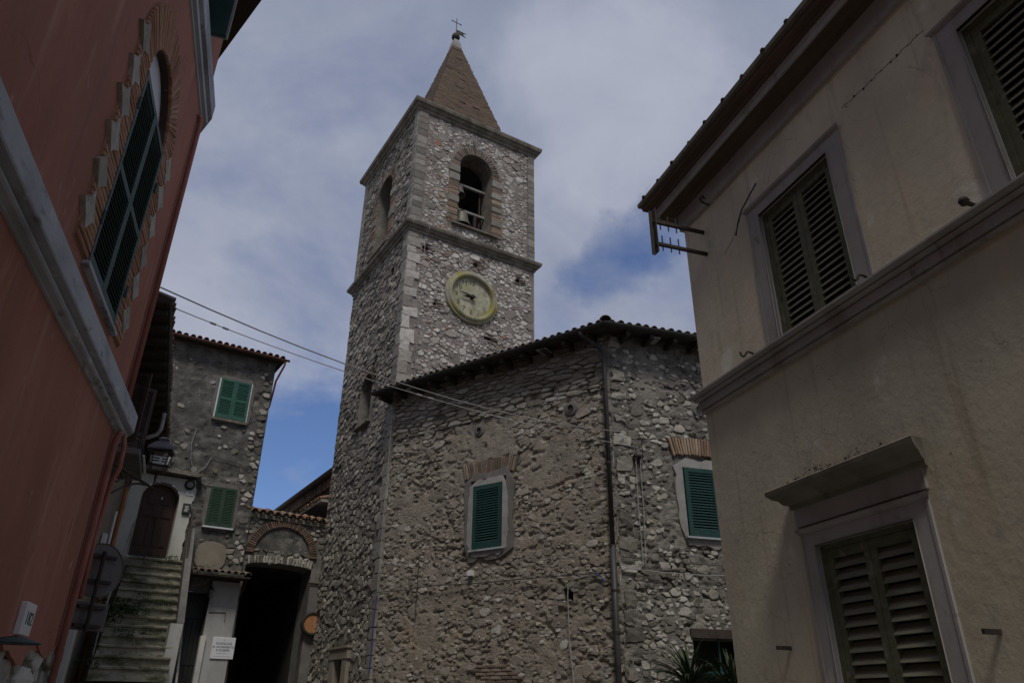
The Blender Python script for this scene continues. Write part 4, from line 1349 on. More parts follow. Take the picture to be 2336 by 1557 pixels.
# ================================================================== STONE HOUSE AGAINST THE TOWER
CM, SM = math.cos(R_(52.46)), math.sin(R_(52.46))
MIT = (SM / (1 + CM), 1.0)
house = root("stone_house", M1, "rubble stone house with dark tiled eaves built against the bell tower", "house")
win1 = Rect(3.10, 4.00, 4.92, 6.47)
win2 = Rect(1.67, 2.50, 4.93, 6.49)
vents1 = [Disc(3.19, 7.95, 0.075), Disc(5.95, 7.95, 0.085)]
vent2 = Disc(2.28, 7.96, 0.08)
low2 = Rect(1.55, 2.9, 1.9, 2.88)
holeM1 = Rect(5.62, 5.86, 3.62, 3.88)
wall_M1 = rough_wall(0.03, 7.0, 0.4, 9.72, 0.03, [win1, holeM1], 0.016, 4.0, 8, "wall", MAT['brown_mortar'], house, M1, pits=0.036)
wall_M2 = rough_wall(0.0, 5.5, 0.4, 9.72, 0.036, [win2, low2], 0.018, 4.0, 9, "wall", MAT['dark_mortar'], house, M2, pits=0.036)
reveal(holeM1, 0.3, "wall_hole", MAT['brown_mortar'], house, M1, front=0.004, back=MAT['void'])
reveal(low2, 0.6, "cellar_opening", MAT['dark_mortar'], house, M2, front=0.004, back=MAT['void'])
MB().box(1.5, 2.95, -0.1, 0.05, 2.88, 3.06).build("lintel", MAT['wood_dark'], house, M2)
MB().box(1.56, 2.9, -0.16, -0.12, 2.22, 2.27).box(2.2, 2.24, -0.159, -0.121, 1.8, 2.88).build("window_bar", MAT['shutter_green'], house, M2)
surr1 = Rect(2.86, 4.26, 4.62, 7.12)
surr2 = Rect(1.36, 2.7, 4.85, 7.15)
bare = [Disc(3.1, 7.65, 1.15), Disc(1.0, 6.5, 0.65), Disc(5.3, 6.8, 0.75), Disc(1.5, 3.3, 0.6), Disc(4.7, 3.2, 0.55), Disc(5.9, 5.2, 0.5), Disc(2.0, 5.3, 0.45)]
c1 = rubble_cells((0.08, 6.95, 1.6, 8.35), 0.045, 0.145, 41, 1.6, 34000, 2.0, bare + [surr1, holeM1, Disc(3.19, 7.95, .2), Disc(5.95, 7.95, .22), Disc(3.75, 1.9, 0.7)], 0.0)
lay_stones(c1, wall_M1, M1, MAT['brown_stone'], 7, 150, gap=0.014, proud=0.012, keep=0.42, name="stone", rough=0.16)
c1b = rubble_cells((0.08, 6.9, 8.25, 9.6), 0.045, 0.085, 43, 3.0, 14000, 1.5, [], 0.0)
lay_stones(c1b, wall_M1, M1, MAT['brown_stone'], 8, 30, gap=0.008, proud=0.05, keep=0.9, name="stone", rough=0.16)
c2 = rubble_cells((0.35, 4.2, 1.6, 9.3), 0.045, 0.155, 44, 1.4, 26000, 2.2, [Disc(1.0, 8.6, 0.55), Disc(2.3, 8.75, 0.5), Disc(1.15, 5.2, 0.4), surr2, low2, Disc(2.28, 7.96, .2)], 0.0)
lay_stones(c2, wall_M2, M2, MAT['pale_stone'], 9, 120, gap=0.014, proud=0.018, keep=0.52, name="stone", rough=0.16)
# chips and crumbs of stone showing through the mortar
ch = rubble_cells((0.08, 6.95, 1.6, 8.4), 0.022, 0.05, 45, 1.6, 26000, 1.5, bare[:4] + [surr1, holeM1], 0.0)
lay_stones(ch, wall_M1, M1, MAT['brown_stone'], 17, 0, gap=0.004, proud=0.020, keep=0.26, name="chip", rough=0.2)
ch = rubble_cells((0.1, 4.2, 1.6, 9.3), 0.022, 0.05, 46, 1.5, 16000, 1.5, [surr2, low2], 0.0)
lay_stones(ch, wall_M2, M2, MAT['pale_stone'], 18, 0, gap=0.004, proud=0.022, keep=0.26, name="chip", rough=0.2)
rg = random.Random(15)
z, k = 1.7, 0
while z < 9.3:
    h = rg.uniform(0.18, 0.36)
    wq = (0.42, 0.26)[k % 2] * rg.uniform(0.8, 1.15)
    me = block_mesh(wq * rg.uniform(0.55, 1.0), 0.03, (h - 0.03) * rg.uniform(0.6, 1.0), rg, 0.04, "quoin")
    me.materials.append(MAT['pale_stone'])
    if rg.random() < 0.62:
        place_mesh("quoin", me, house, M2, wq / 2 + 0.02, z + h / 2)
    z += h
    k += 1


def blob_ring(a, b, c, d, grow, seed, n=8):
    """irregular outline round a rectangle"""
    rgb = random.Random(seed)
    pts = []
    per = [((a, c), (b, c)), ((b, c), (b, d)), ((b, d), (a, d)), ((a, d), (a, c))]
    out = [(0, -1), (1, 0), (0, 1), (-1, 0)]
    for (p, q), o in zip(per, out):
        for i in range(n):
            t = i / n
            g = grow * rgb.uniform(0.75, 1.2)
            e = 1.0
            pts.append((p[0] + (q[0] - p[0]) * t + o[0] * g, p[1] + (q[1] - p[1]) * t + o[1] * g))
    return pts


def patch(name, mat, parent, wall, inner, grow, off, seed, hole=True):
    """a rendered patch round an opening: outer outline irregular, inner the opening"""
    outer = blob_ring(*inner, grow, seed)
    n = len(outer)
    a, b, c, d = inner
    inn = []
    per = [((a, c), (b, c)), ((b, c), (b, d)), ((b, d), (a, d)), ((a, d), (a, c))]
    for (p, q) in per:
        for i in range(n // 4):
            t = i / (n // 4)
            inn.append((p[0] + (q[0] - p[0]) * t, p[1] + (q[1] - p[1]) * t))
    vs = [(x, 0.05, z) for x, z in outer] + [(x, -off, z) for x, z in outer] + [(x, -off - 0.012, z) for x, z in inn] + [(x, 0.06, z) for x, z in inn]
    fs = []
    for k_ in range(3):
        for i in range(n):
            j = (i + 1) % n
            fs.append((k_ * n + i, k_ * n + j, (k_ + 1) * n + j, (k_ + 1) * n + i))
    return MB().add(vs, fs).build(name, mat, parent, wall)


patch("window_surround", MAT['cement_dark'], house, M1, (3.0, 4.1, 4.88, 6.62), 0.20, 0.055, 2)
patch("window_surround", MAT['cement'], house, M1, (3.10, 4.00, 4.90, 6.47), 0.15, 0.075, 3)
patch("window_surround", MAT['cement'], house, M2, (1.67, 2.50, 4.92, 6.49), 0.20, 0.045, 4)
for (w_, r_) in ((M1, win1), (M2, win2)):
    reveal(r_, 0.25, "window_reveal", MAT['cement'], house, w_, front=0.05, back=MAT['void'])
    MB().box(r_.a - 0.07, r_.b + 0.07, 0.0, 0.13, r_.c - 0.04, r_.c - 0.002).build("window_sill", MAT['lilac_trim'], house, w_)
    shutter_leaf(w_, house, r_.a + 0.015, r_.b - 0.015, r_.c + 0.005, r_.d - 0.015, 0.10, MAT['shutter_green'], MAT['shutter_green'], 0.062, 0.10, brail=0.15, trail=0.10, seed=3)
# flat brick arches over both windows
fb = brick_pool(0.055, 0.05, 0.40, MAT['tan_brick'], 6, 23, 0.006)
fb1 = brick_pool(0.055, 0.05, 0.40, MAT['old_brick'], 6, 24, 0.010)
for (w_, ua, ub, zc, n_, sd_) in ((M1, 2.72, 4.42, 6.88, 22, 1), (M2, 1.42, 2.78, 6.94, 19, 2)):
    rg = random.Random(sd_)
    for i in range(n_):
        t = (i + 0.5) / n_
        place_mesh("brick", rg.choice(fb1 if w_ is M1 else fb), house, w_, ua + (ub - ua) * t, zc + rg.uniform(-.015, .02) + 0.05 * (1 - (2 * t - 1) ** 2), -0.012 if w_ is M1 else 0.02, (0.5 - t) * 0.5)
# brick infill low on the front
lb = brick_pool(0.27, 0.05, 0.065, MAT['old_brick'], 5, 29)
rg = random.Random(6)
for row in range(9):
    for i in range(5):
        uu = 3.15 + i * 0.285 + (row % 2) * 0.14
        if math.hypot((uu - 3.75) / 1.0, (1.75 + row * 0.078 - 1.7) / 0.75) < 1 and rg.random() < 0.85:
            place_mesh("brick", rg.choice(lb), house, M1, uu, 1.75 + row * 0.078, 0.0)
# vent pipes in round cement collars
for (w_, d_) in ((M1, vents1[0]), (M1, vents1[1]), (M2, vent2)):
    MB().lathe([(d_.r * 2.3, 0.0), (d_.r * 1.9, 0.035), (d_.r + 0.012, 0.045), (d_.r + 0.012, 0.06), (d_.r, 0.06), (d_.r * 0.92, -0.1)], (d_.x, 0, d_.z), 'y', 14).build("vent_collar", MAT['cement_dark'], house, w_)
    MB().lathe([(0, 0.03), (d_.r, 0.03)], (d_.x, 0, d_.z), 'y', 14).build("vent_opening", MAT['void'], house, w_)

# eaves
def m1path(ua, m2len):
    return [(ua, 0, 0, 1), (7.0, 0, MIT[0], MIT[1]), (7.0 + CM * m2len, -SM * m2len, SM, CM)]


MB().sweep([(0.52, 9.56), (0.56, 9.66), (-3.4, 10.75), (-3.4, 10.60), (-0.15, 9.70)], m1path(-0.36, 5.5)).build("roof", MAT['wood_dark'], house, M1)
gut = [(0.55 + 0.075 * math.cos(a), 9.655 + 0.075 * math.sin(a)) for a in [math.pi + math.pi * i / 8 for i in range(9)]]
gut += [(0.55 + 0.066 * math.cos(a), 9.655 + 0.066 * math.sin(a)) for a in [2 * math.pi - math.pi * i / 8 for i in range(9)]]
MB().sweep(gut, m1path(-0.39, 5.5)).build("gutter", MAT['gutter_dark'], house, M1)
for i in range(12):
    u = -0.15 + i * 0.62
    MB().box(u - 0.05, u + 0.05, -0.1, 0.47, 9.44, 9.585).build("rafter", MAT['wood_dark'], house, M1)
for i in range(8):
    u = 0.35 + i * 0.62
    MB().box(u - 0.05, u + 0.05, -0.1, 0.47, 9.44, 9.585).build("rafter", MAT['wood_dark'], house, M2)
for (w_, u) in ((M1, 0.85), (M1, 5.25), (M2, 0.95), (M2, 2.35)):
    MB().box(u, u + 0.26, 0.10, 0.44, 9.50, 9.535).build("eave_board", MAT['cement'], house, w_)
tile_row(house, M1, -0.38, 7.2, 0.56, 9.66, 0.215, R_(15), MAT['tile_dark'], 3)
tile_row(house, M2, -0.2, 4.4, 0.56, 9.66, 0.215, R_(15), MAT['tile_dark'], 4)
put("ridge_tile", tile_mesh(MAT['tile_dark'], 0.15, 0.13, 0.5), None, house, M1, Matrix.Translation((7.26, -0.52, 9.70)) @ Matrix.Rotation(R_(26), 4, 'Z') @ Matrix.Rotation(R_(10), 4, 'X'))
# downpipe
dp = MB()
dp.tube([(6.58, -0.55, 9.60), (6.60, -0.50, 9.50), (6.90, -0.13, 9.22), (6.95, -0.11, 9.10), (6.93, -0.11, 4.6)], 0.052, 10)
dp.tube([(6.93, -0.115, 4.62), (6.91, -0.115, 2.6), (6.90, -0.115, 0.6)], 0.062, 10)
dpo = dp.build("downpipe", MAT['gutter_dark'], house, M1, smooth=True)
for z_ in (8.2, 6.4, 4.6, 3.7, 2.9):
    MB().tube([(6.92, -0.11, z_), (6.92, -0.11, z_ + 0.05)], 0.071, 10).build("pipe_clip", MAT['iron'], dpo, M1)
tag(MB().box(3.03, 3.15, 0.02, 0.12, 4.34, 4.46).build("junction_box", MAT['white_pvc'], None, M1), "small white junction box on the stone wall below the shuttered window", "box")

# ================================================================== CREAM HOUSE (right)
def wall_panels(a, b, c, d, holes, name, mat, parent, wall, thick=0.4):
    """plastered wall as one mesh: rectangles left between the openings, front face at off 0"""
    us = sorted({a, b} | {h.a for h in holes} | {h.b for h in holes})
    zs = sorted({c, d} | {h.c for h in holes} | {h.d for h in holes})
    us = [u for u in us if a <= u <= b]
    zs = [z for z in zs if c <= z <= d]
    mb = MB()
    idx = {}

    def vid(u, z):
        if (u, z) not in idx:
            idx[(u, z)] = len(mb.v)
            mb.v.append((u, 0, z))
        return idx[(u, z)]
    for i in range(len(us) - 1):
        for j in range(len(zs) - 1):
            mu, mz = (us[i] + us[i + 1]) / 2, (zs[j] + zs[j + 1]) / 2
            if any(h.a < mu < h.b and h.c < mz < h.d for h in holes):
                continue
            mb.f.append((vid(us[i], zs[j]), vid(us[i + 1], zs[j]), vid(us[i + 1], zs[j + 1]), vid(us[i], zs[j + 1])))
    return mb.build(name, mat, parent, wall, recalc=False)


cream = root("cream_house", RW, "cream plastered house with grey window trims and old green shutters", "house", loc=(-7.27, 0, 0))
RU0, RU1 = -7.27, 14.0
rw1 = Rect(-5.72, -4.56, 5.11, 6.81)
rw2 = Rect(-2.93, -1.77, 5.11, 6.81)
rw3 = Rect(-5.735, -4.55, 0.9, 2.985)
rw4 = Rect(-2.6, -1.45, 0.9, 2.985)
wall_panels(RU0, RU1, 4.98, 8.0, [rw1, rw2], "wall", MAT['cream_plaster'], cream, RW)
wall_panels(RU0, RU1, 0, 4.98, [rw3, rw4], "wall", MAT['cream_lower'], cream, RW)
MB().add([(RU0, 0, 0), (RU0, 9.0, 0), (RU0, 9.0, 8.0), (RU0, 0, 8.0)], [(3, 2, 1, 0)]).build("wall", MAT['cream_plaster'], cream, RW, recalc=False)


def rpath(m=0.0):
    # returns round the far corner, then along the street front
    return [(RU0, -6.0, -1, 0), (RU0, 0, -1, 1), (RU1, 0, 0, 1)]


MB().sweep([(-0.02, 4.86), (0.035, 4.87), (0.04, 4.895), (0.022, 4.90), (0.022, 4.912), (0.06, 4.918), (0.062, 5.0), (0.045, 5.006), (0.045, 5.02), (0.09, 5.03), (0.10, 5.045), (0.085, 5.052), (0.085, 5.06), (0.135, 5.07), (0.15, 5.085), (0.15, 5.105), (-0.02, 5.125)], rpath()).build("string_course", MAT['grey_trim'], cream, RW)
MB().sweep([(-0.02, 7.615), (0.045, 7.625), (0.05, 7.90), (-0.02, 7.90)], rpath()).build("frieze", MAT['grey_trim'], cream, RW)
MB().sweep([(-0.02, 7.89), (0.055, 7.885), (0.26, 7.95), (0.265, 8.05), (-0.02, 8.05)], rpath()).build("eave_cove", MAT['soffit'], cream, RW)
MB().sweep([(0.255, 7.94), (0.285, 7.93), (0.29, 8.00), (0.305, 8.01), (0.305, 8.06), (0.25, 8.06)], rpath()).build("eave_moulding", MAT['grey_trim'], cream, RW)
MB().sweep([(0.28, 8.055), (0.33, 8.05), (0.335, 8.10), (0.40, 8.14), (0.41, 8.19), (0.28, 8.19)], rpath()).build("eave_board", MAT['soffit'], cream, RW)
MB().sweep([(-2.5, 9.2), (-2.5, 9.05), (0.0, 8.10), (0.37, 8.185), (0.45, 8.22), (0.455, 8.28), (0.40, 8.30)], rpath()).build("roof", MAT['tile_dark'], cream, RW)
tile_row(cream, RW, -7.72, 0.4, 0.46, 8.265, 0.41, R_(18), MAT['tile_dark'], 12, r=0.034)


def trim_frame(wall, parent, r, wd, top_extra, mat, depth=0.018, mould=True, bottom=None):
    zb = r.c if bottom is None else bottom
    MB().box(r.a - wd, r.a, -0.01, depth, zb, r.d).build("window_trim", mat, parent, wall)
    MB().box(r.b, r.b + wd, -0.01, depth, zb, r.d).build("window_trim", mat, parent, wall)
    MB().box(r.a - wd, r.b + wd, -0.01, depth + 0.001, r.d, r.d + wd * 0.72).build("window_trim", mat, parent, wall)
    if mould:
        z0 = r.d + wd * 0.72
        MB().sweep([(0.0, z0), (depth + 0.006, z0 + 0.002), (depth + 0.012, z0 + 0.022), (depth + 0.03, z0 + 0.028), (depth + 0.034, z0 + 0.052), (0, z0 + 0.058)],
                   [(r.a - wd, 0, -1, 1), (r.b + wd, 0, 1, 1)]).build("window_moulding", mat, parent, wall)
        MB().box(r.a - wd - 0.008, r.a - wd + 0.02, -0.01, depth + 0.006, zb, z0).build("window_moulding", mat, parent, wall)
        MB().box(r.b + wd - 0.02, r.b + wd + 0.008, -0.01, depth + 0.006, zb, z0).build("window_moulding", mat, parent, wall)


for i, r in enumerate((rw1, rw2, rw3, rw4)):
    trim_frame(RW, cream, r, 0.20 if i < 2 else 0.17, 0, MAT['grey_trim'], bottom=5.12 if i < 2 else 0.5)
    reveal(r, 0.16, "window_reveal", MAT['grey_trim'], cream, RW, front=0.03)
    MB().add([(r.a, 0.17, r.c), (r.b, 0.17, r.c), (r.b, 0.17, r.d), (r.a, 0.17, r.d)], [(0, 1, 2, 3)]).build("backing", MAT['void'], cream, RW, recalc=False)
    # fixed frame then two leaves
    MB().box(r.a, r.a + 0.055, -0.13, -0.035, r.c, r.d).box(r.b - 0.055, r.b, -0.13, -0.035, r.c, r.d).box(r.a + 0.055, r.b - 0.055, -0.13, -0.037, r.d - 0.05, r.d).build("window_frame", MAT['shutter_olive'], cream, RW)
    m_ = (r.a + r.b) / 2
    ptch = 0.083 if i < 2 else 0.105
    sdp = 0.088 if i < 2 else 0.105
    shutter_leaf(RW, cream, r.a + 0.058, m_ - 0.003, r.c + 0.012, r.d - 0.055, -0.045, MAT['shutter_olive'], MAT['slat_olive'], ptch, 0.072, brail=0.10, trail=0.08, tilt=1.0, sd=sdp, depth=0.055, seed=i * 2)
    shutter_leaf(RW, cream, m_ + 0.003, r.b - 0.058, r.c + 0.012, r.d - 0.055, -0.045, MAT['shutter_olive'], MAT['slat_olive'], ptch, 0.072, brail=0.10, trail=0.08, tilt=1.0, sd=sdp, depth=0.055, seed=i * 2 + 1)
# hood over the lower windows
for r in (rw3, rw4):
    MB().box(r.a - 0.2, r.b + 0.2, -0.01, 0.03, r.d + 0.20, 3.42).build("window_frieze", MAT['grey_trim'], cream, RW)
    hp = [(-0.01, 3.36), (0.06, 3.36), (0.065, 3.40), (0.12, 3.41), (0.16, 3.45), (0.21, 3.46), (0.27, 3.50), (0.275, 3.535), (0.255, 3.55), (-0.01, 3.60)]
    MB().sweep(hp, [(r.a - 0.19, 0, 0, 0), (r.a - 0.19, 0, -0.4, 1), (r.b + 0.24, 0, 0.55, 1), (r.b + 0.24, 0, 0, 0)], caps=False).build("window_hood", MAT['hood_stone'], cream, RW)
# hairline crack and chips in the plaster beside the top windows
rg = random.Random(8)
def crack(pts, w, name="plaster_crack"):
    mb = MB()
    for i in range(len(pts) - 1):
        (x0, z0), (x1, z1) = pts[i], pts[i + 1]
        l = math.hypot(x1 - x0, z1 - z0)
        nx, nz = -(z1 - z0) / l * w, (x1 - x0) / l * w
        k0, k1 = rg.uniform(0.4, 1.2), rg.uniform(0.4, 1.2)
        mb.prism([(x0 - nx * k0, z0 - nz * k0), (x1 - nx * k1, z1 - nz * k1), (x1 + nx * k1, z1 + nz * k1), (x0 + nx * k0, z0 + nz * k0)], -0.004, 0.003)
    return mb.build(name, MAT['crack'], cream, RW)


def wander(p, q, n, amp):
    out = []
    for i in range(n + 1):
        t = i / n
        out.append((p[0] + (q[0] - p[0]) * t + (rg.uniform(-amp, amp) if 0 < i < n else 0), p[1] + (q[1] - p[1]) * t + (rg.uniform(-amp, amp) if 0 < i < n else 0)))
    return out


crack(wander((-4.25, 7.14), (-3.2, 7.12), 26, 0.016), 0.0022)
crack(wander((-6.45, 6.72), (-5.95, 7.08), 10, 0.02), 0.002)
for i in range(9):
    uu = -4.2 + i * 0.118 + rg.uniform(-.03, .03)
    zz = 7.13 + rg.uniform(-.02, .02)
    s_ = rg.uniform(0.006, 0.016)
    MB().prism([(uu + s_ * math.cos(a) * rg.uniform(.6, 1.2), zz + s_ * math.sin(a) * rg.uniform(.6, 1.2)) for a in [k * 1.05 for k in range(6)]], -0.004, 0.003).build("plaster_chip", MAT['void'], cream, RW)
for i in range(26):
    uu, zz = rg.uniform(-7.0, -2.4), rg.uniform(2.0, 7.5)
    if any(h.a - .25 < uu < h.b + .25 and h.c < zz < h.d + .3 for h in (rw1, rw2, rw3)):
        continue
    s_ = rg.uniform(0.003, 0.007)
    MB().prism([(uu + s_ * math.cos(a) * rg.uniform(.6, 1.2), zz + s_ * math.sin(a) * rg.uniform(.6, 1.2)) for a in [k * 1.05 for k in range(6)]], -0.004, 0.003).build("plaster_chip", MAT['crack'], cream, RW)

# old power-line bracket at the corner of the cream house
br = root("power_line_bracket", RW, "rusty iron power line bracket with pins on the corner of the cream house", "bracket", loc=(-6.83, 0, 7.1))
MB().box(-6.855, -6.815, 0.0, 0.76, 7.285, 7.325).box(-6.84, -6.80, 0.0, 0.76, 6.93, 6.97).build("arm", MAT['iron'], br, RW)
MB().box(-6.87, -6.79, 0.735, 0.75, 6.82, 7.50).box(-6.87, -6.862, 0.75, 0.80, 6.80, 7.49).build("channel", MAT['iron'], br, RW)
for o_ in (0.66, 0.54, 0.42):
    MB().tube([(-6.835, -o_, 7.20), (-6.835, -o_, 7.43)], 0.009, 6).build("pin", MAT['iron'], br, RW)
    MB().tube([(-6.82, -o_, 6.86), (-6.82, -o_, 7.09)], 0.009, 6).build("pin", MAT['iron'], br, RW)
# hooks on the string course, pegs beside the lower window
for i, (u, z, lab) in enumerate(((-6.14, 5.16, "rusty S shaped hook on the string course left of the window"), (-4.40, 5.16, "rusty S shaped hook on the string course right of the window"))):
    h_ = MB().tube([(u, 0.0, z), (u, -0.10, z + 0.03), (u - 0.01, -0.13, z + 0.035), (u - 0.015, -0.15, z + 0.0), (u - 0.02, -0.175, z - 0.03), (u - 0.03, -0.20, z - 0.01), (u - 0.035, -0.205, z + 0.03)], 0.013, 6).build("iron_hook", MAT['iron'], None, RW)
    tag(h_, lab, "hook", "iron hooks on the cream house")
h_ = MB().tube([(-3.27, 0.0, 5.2), (-3.27, -0.11, 5.21)], [0.016, 0.022], 8).lathe([(0, 0), (0.03, 0.0), (0.042, 0.03), (0.034, 0.055), (0, 0.06)], (-3.27, -0.12, 5.185), 'z', 10).build("iron_hook", MAT['iron'], None, RW)
tag(h_, "rusty iron peg with knob on the string course below the top right window", "hook", "iron hooks on the cream house")
for i, (u, z, lab) in enumerate(((-6.33, 2.12, "dark iron peg sticking out of the cream wall left of the hooded window"), (-4.07, 2.09, "dark iron peg sticking out of the cream wall right of the hooded window"))):
    tag(MB().box(u - 0.012, u + 0.012, -0.02, 0.16, z - 0.018, z + 0.018).build("iron_peg", MAT['iron'], None, RW), lab, "peg", "iron pegs on the cream house")
tag(MB().tube([(-6.62, -0.01, 7.60), (-6.62, -0.12, 7.63), (-6.60, -0.16, 7.66), (-6.58, -0.13, 7.70), (-6.6, -0.08, 7.68)], 0.011, 6).build("eave_hook", MAT['iron'], None, RW), "small rusty hook under the eave of the cream house", "hook")
tag(MB().tube([(-5.62, -0.055, 7.20), (-5.75, -0.06, 7.13), (-5.95, -0.06, 7.03), (-6.05, -0.055, 6.92), (-6.13, -0.05, 6.78)], 0.009, 6).build("cable_stub", MAT['cable_dark'], None, RW), "cut end of a dark cable hanging beside the cream house window", "cable")
# dry moss on the hood
rg = random.Random(77)
mb = MB()
for i in range(420):
    u = rg.uniform(-5.75, -4.6)
    c = Vector((u, -rg.uniform(0.02, 0.22), 3.575 + 0.05 * rg.random() ** 2 * (1 + math.sin(u * 9))))
    l = rg.uniform(0.012, 0.035)
    d = Vector((rg.gauss(0, 1), rg.gauss(0, 1), rg.gauss(0.5, 0.8))).normalized()
    s_ = d.cross(Vector((rg.gauss(0, 1), rg.gauss(0, 1), rg.gauss(0, 1)))).normalized() * l * 0.35
    mb.add([c - d * l * 0.5, c + s_, c + d * l * 0.6, c - s_], [(0, 1, 2), (0, 2, 3)])
tag(mb.build("dry_weeds", MAT['bark'], None, RW, recalc=False), "strip of dry brown weeds along the top of the window hood", "weeds")

# ================================================================== RED HOUSE (left)
red = root("red_house", LW, "red plastered house with pale string courses and brick arched window", "house", loc=(9.36, 0, 0))
rshut = Rect(6.36, 7.72, 5.08, 7.46)
rarch = Arch(6.36, 7.72, 5.08, 7.46)
LU0, LU1, LTOP = -14.0, 9.36, 13.0
upwin = Rect(7.0, 8.15, 9.95, 11.9)
wall_panels(LU0, LU1, 2.02, LTOP, [Rect(6.30, 7.78, 5.07, 8.20), upwin], "wall", MAT['red_plaster'], red, LW)
# ring of wall that closes the square hole up to the arch
ao = rarch.outline(20)[2:]
vs = [(x, 0.0, z) for x, z in ao]
top = [(min(max(rarch.m + (x - rarch.m) * 1.6, 6.30), 7.78), 0.0, 8.20 if 2 < i < 18 else max(z, 7.46)) for i, (x, z) in enumerate(ao)]
top[0], top[-1] = (7.78, 0.0, 7.46), (6.30, 0.0, 7.46)
n_ = len(ao)
MB().add(vs + top, [(i, i + 1, n_ + i + 1, n_ + i) for i in range(n_ - 1)]).build("wall", MAT['red_plaster'], red, LW, recalc=False)
MB().add([(6.30, 0, 5.07), (6.36, 0, 5.07), (6.36, 0, 7.46), (6.30, 0, 7.46), (7.72, 0, 5.07), (7.78, 0, 5.07), (7.78, 0, 7.46), (7.72, 0, 7.46)], [(0, 1, 2, 3), (4, 5, 6, 7)]).build("wall", MAT['red_plaster'], red, LW, recalc=False)
MB().add([(0, 0, 0), (6, 0, 0), (6, 0, LTOP), (0, 0, LTOP)], [(0, 1, 2, 3)]).build("wall", MAT['red_plaster'], red, LR, recalc=False)
reveal(rarch, 0.16, "window_reveal", MAT['brown_paint'], red, LW, front=0.0)
o_ = rarch.outline(20)
MB().add([(x, 0.085, z) for x, z in o_[2:]], [tuple(range(len(o_) - 2))]).build("lunette", MAT['lunette'], red, LW, recalc=False)
MB().add([(rshut.a, 0.15, rshut.c), (rshut.b, 0.15, rshut.c), (rshut.b, 0.15, rshut.d), (rshut.a, 0.15, rshut.d)], [(0, 1, 2, 3)]).build("backing", MAT['void'], red, LW, recalc=False)
m_ = (rshut.a + rshut.b) / 2
shutter_leaf(LW, red, rshut.a + 0.005, m_ - 0.003, rshut.c + 0.03, rshut.d - 0.01, 0.035, MAT['shutter_dark'], MAT['shutter_dark'], 0.052, 0.06, rails=(6.24,), brail=0.11, trail=0.07, sd=0.052, seed=40)
shutter_leaf(LW, red, m_ + 0.003, rshut.b - 0.005, rshut.c + 0.03, rshut.d - 0.01, 0.035, MAT['shutter_dark'], MAT['shutter_dark'], 0.052, 0.06, rails=(6.24,), brail=0.11, trail=0.07, sd=0.052, seed=41)
for z_ in (5.5, 6.9):
    for uu in (rshut.a - 0.03, rshut.b + 0.03):
        MB().tube([(uu, -0.05, z_), (uu, -0.05, z_ + 0.14)], 0.014, 6).build("hinge", MAT['shutter_dark'], red, LW)
MB().box(rshut.a - 0.06, rshut.b + 0.06, 0.0, 0.065, 5.045, 5.085).build("window_sill", MAT['lilac_trim'], red, LW)
# brick jambs with toothed pale stones, and the fan of thin bricks
rg = random.Random(50)
jb = brick_pool(0.46, 0.035, 0.062, MAT['red_brick'], 6, 51, 0.003)
jbs = brick_pool(0.34, 0.035, 0.062, MAT['red_brick'], 4, 52, 0.003)
for side in (-1, 1):
    base = rshut.a if side < 0 else rshut.b
    z, k = 5.10, 0
    while z < 7.44:
        kk = k % 5
        if kk < 2 or kk == 4:
            wd = 0.46
            place_mesh("brick", rg.choice(jb), red, LW, base + side * wd / 2, z + 0.034)
            z += 0.070
        elif kk == 2:
            place_mesh("brick", rg.choice(jbs), red, LW, base + side * 0.17, z + 0.034)
            z += 0.070
        else:
            # pale toothed stone outside, two short bricks inside
            hs = 0.21
            c_ = (base + side * 0.37, z + hs / 2 - 0.02)
            pts = [(c_[0] + dx * 0.21 * rg.uniform(.85, 1.15), c_[1] + dz * 0.19 * rg.uniform(.85, 1.15)) for dx, dz in ((-1, 0.05), (-.42, -.40), (.05, -1.0), (.4, -.42), (1.0, 0.0), (.4, .42), (-.05, 1.0), (-.42, .42))]
            MB().prism([(x - c_[0], z_ - c_[1]) for x, z_ in pts], -0.01, 0.041 + rg.uniform(0, .006)).build("jamb_stone", MAT['jamb_stone'], red, LW, loc=(c_[0], 0, c_[1]))
            for q in range(2):
                place_mesh("brick", rg.choice(jbs), red, LW, base + side * 0.17, z + 0.034 + q * 0.07)
            z += 0.14
        k += 1
vb = brick_pool(0.47, 0.035, 0.055, MAT['red_brick'], 6, 53, 0.003)
n_ = 47
for i in range(n_):
    an = math.pi * (i + 0.5) / n_
    rr = rarch.h + 0.235
    place_mesh("brick", rg.choice(vb), red, LW, rarch.m + rr * math.cos(an), rarch.zs + rr * math.sin(an), 0.0, an)
MB().lathe([(rarch.h, 0.012), (rarch.h + 0.47, 0.012)], (rarch.m, 0, rarch.zs), 'y', 40, 0, math.pi).build("brick_mortar", MAT['tan_plaster'], red, LW, recalc=False)
for uu in (rshut.a - 0.46, rshut.b):
    MB().box(uu, uu + 0.46, -0.01, 0.010, 5.09, 7.46).build("brick_mortar", MAT['red_brick'], red, LW)

# string courses, mitred round the obtuse far corner
CL, SL = math.cos(R_(25.6)), math.sin(R_(25.6))


def lpath(n=4.0):
    # far side runs behind: in LW frame its direction is (CL, inwards SL)
    return [(LU0, 0, 0, 1), (9.36, 0, SL / (1 + CL), 1), (9.36 + CL * n, -SL * n, SL, CL)]


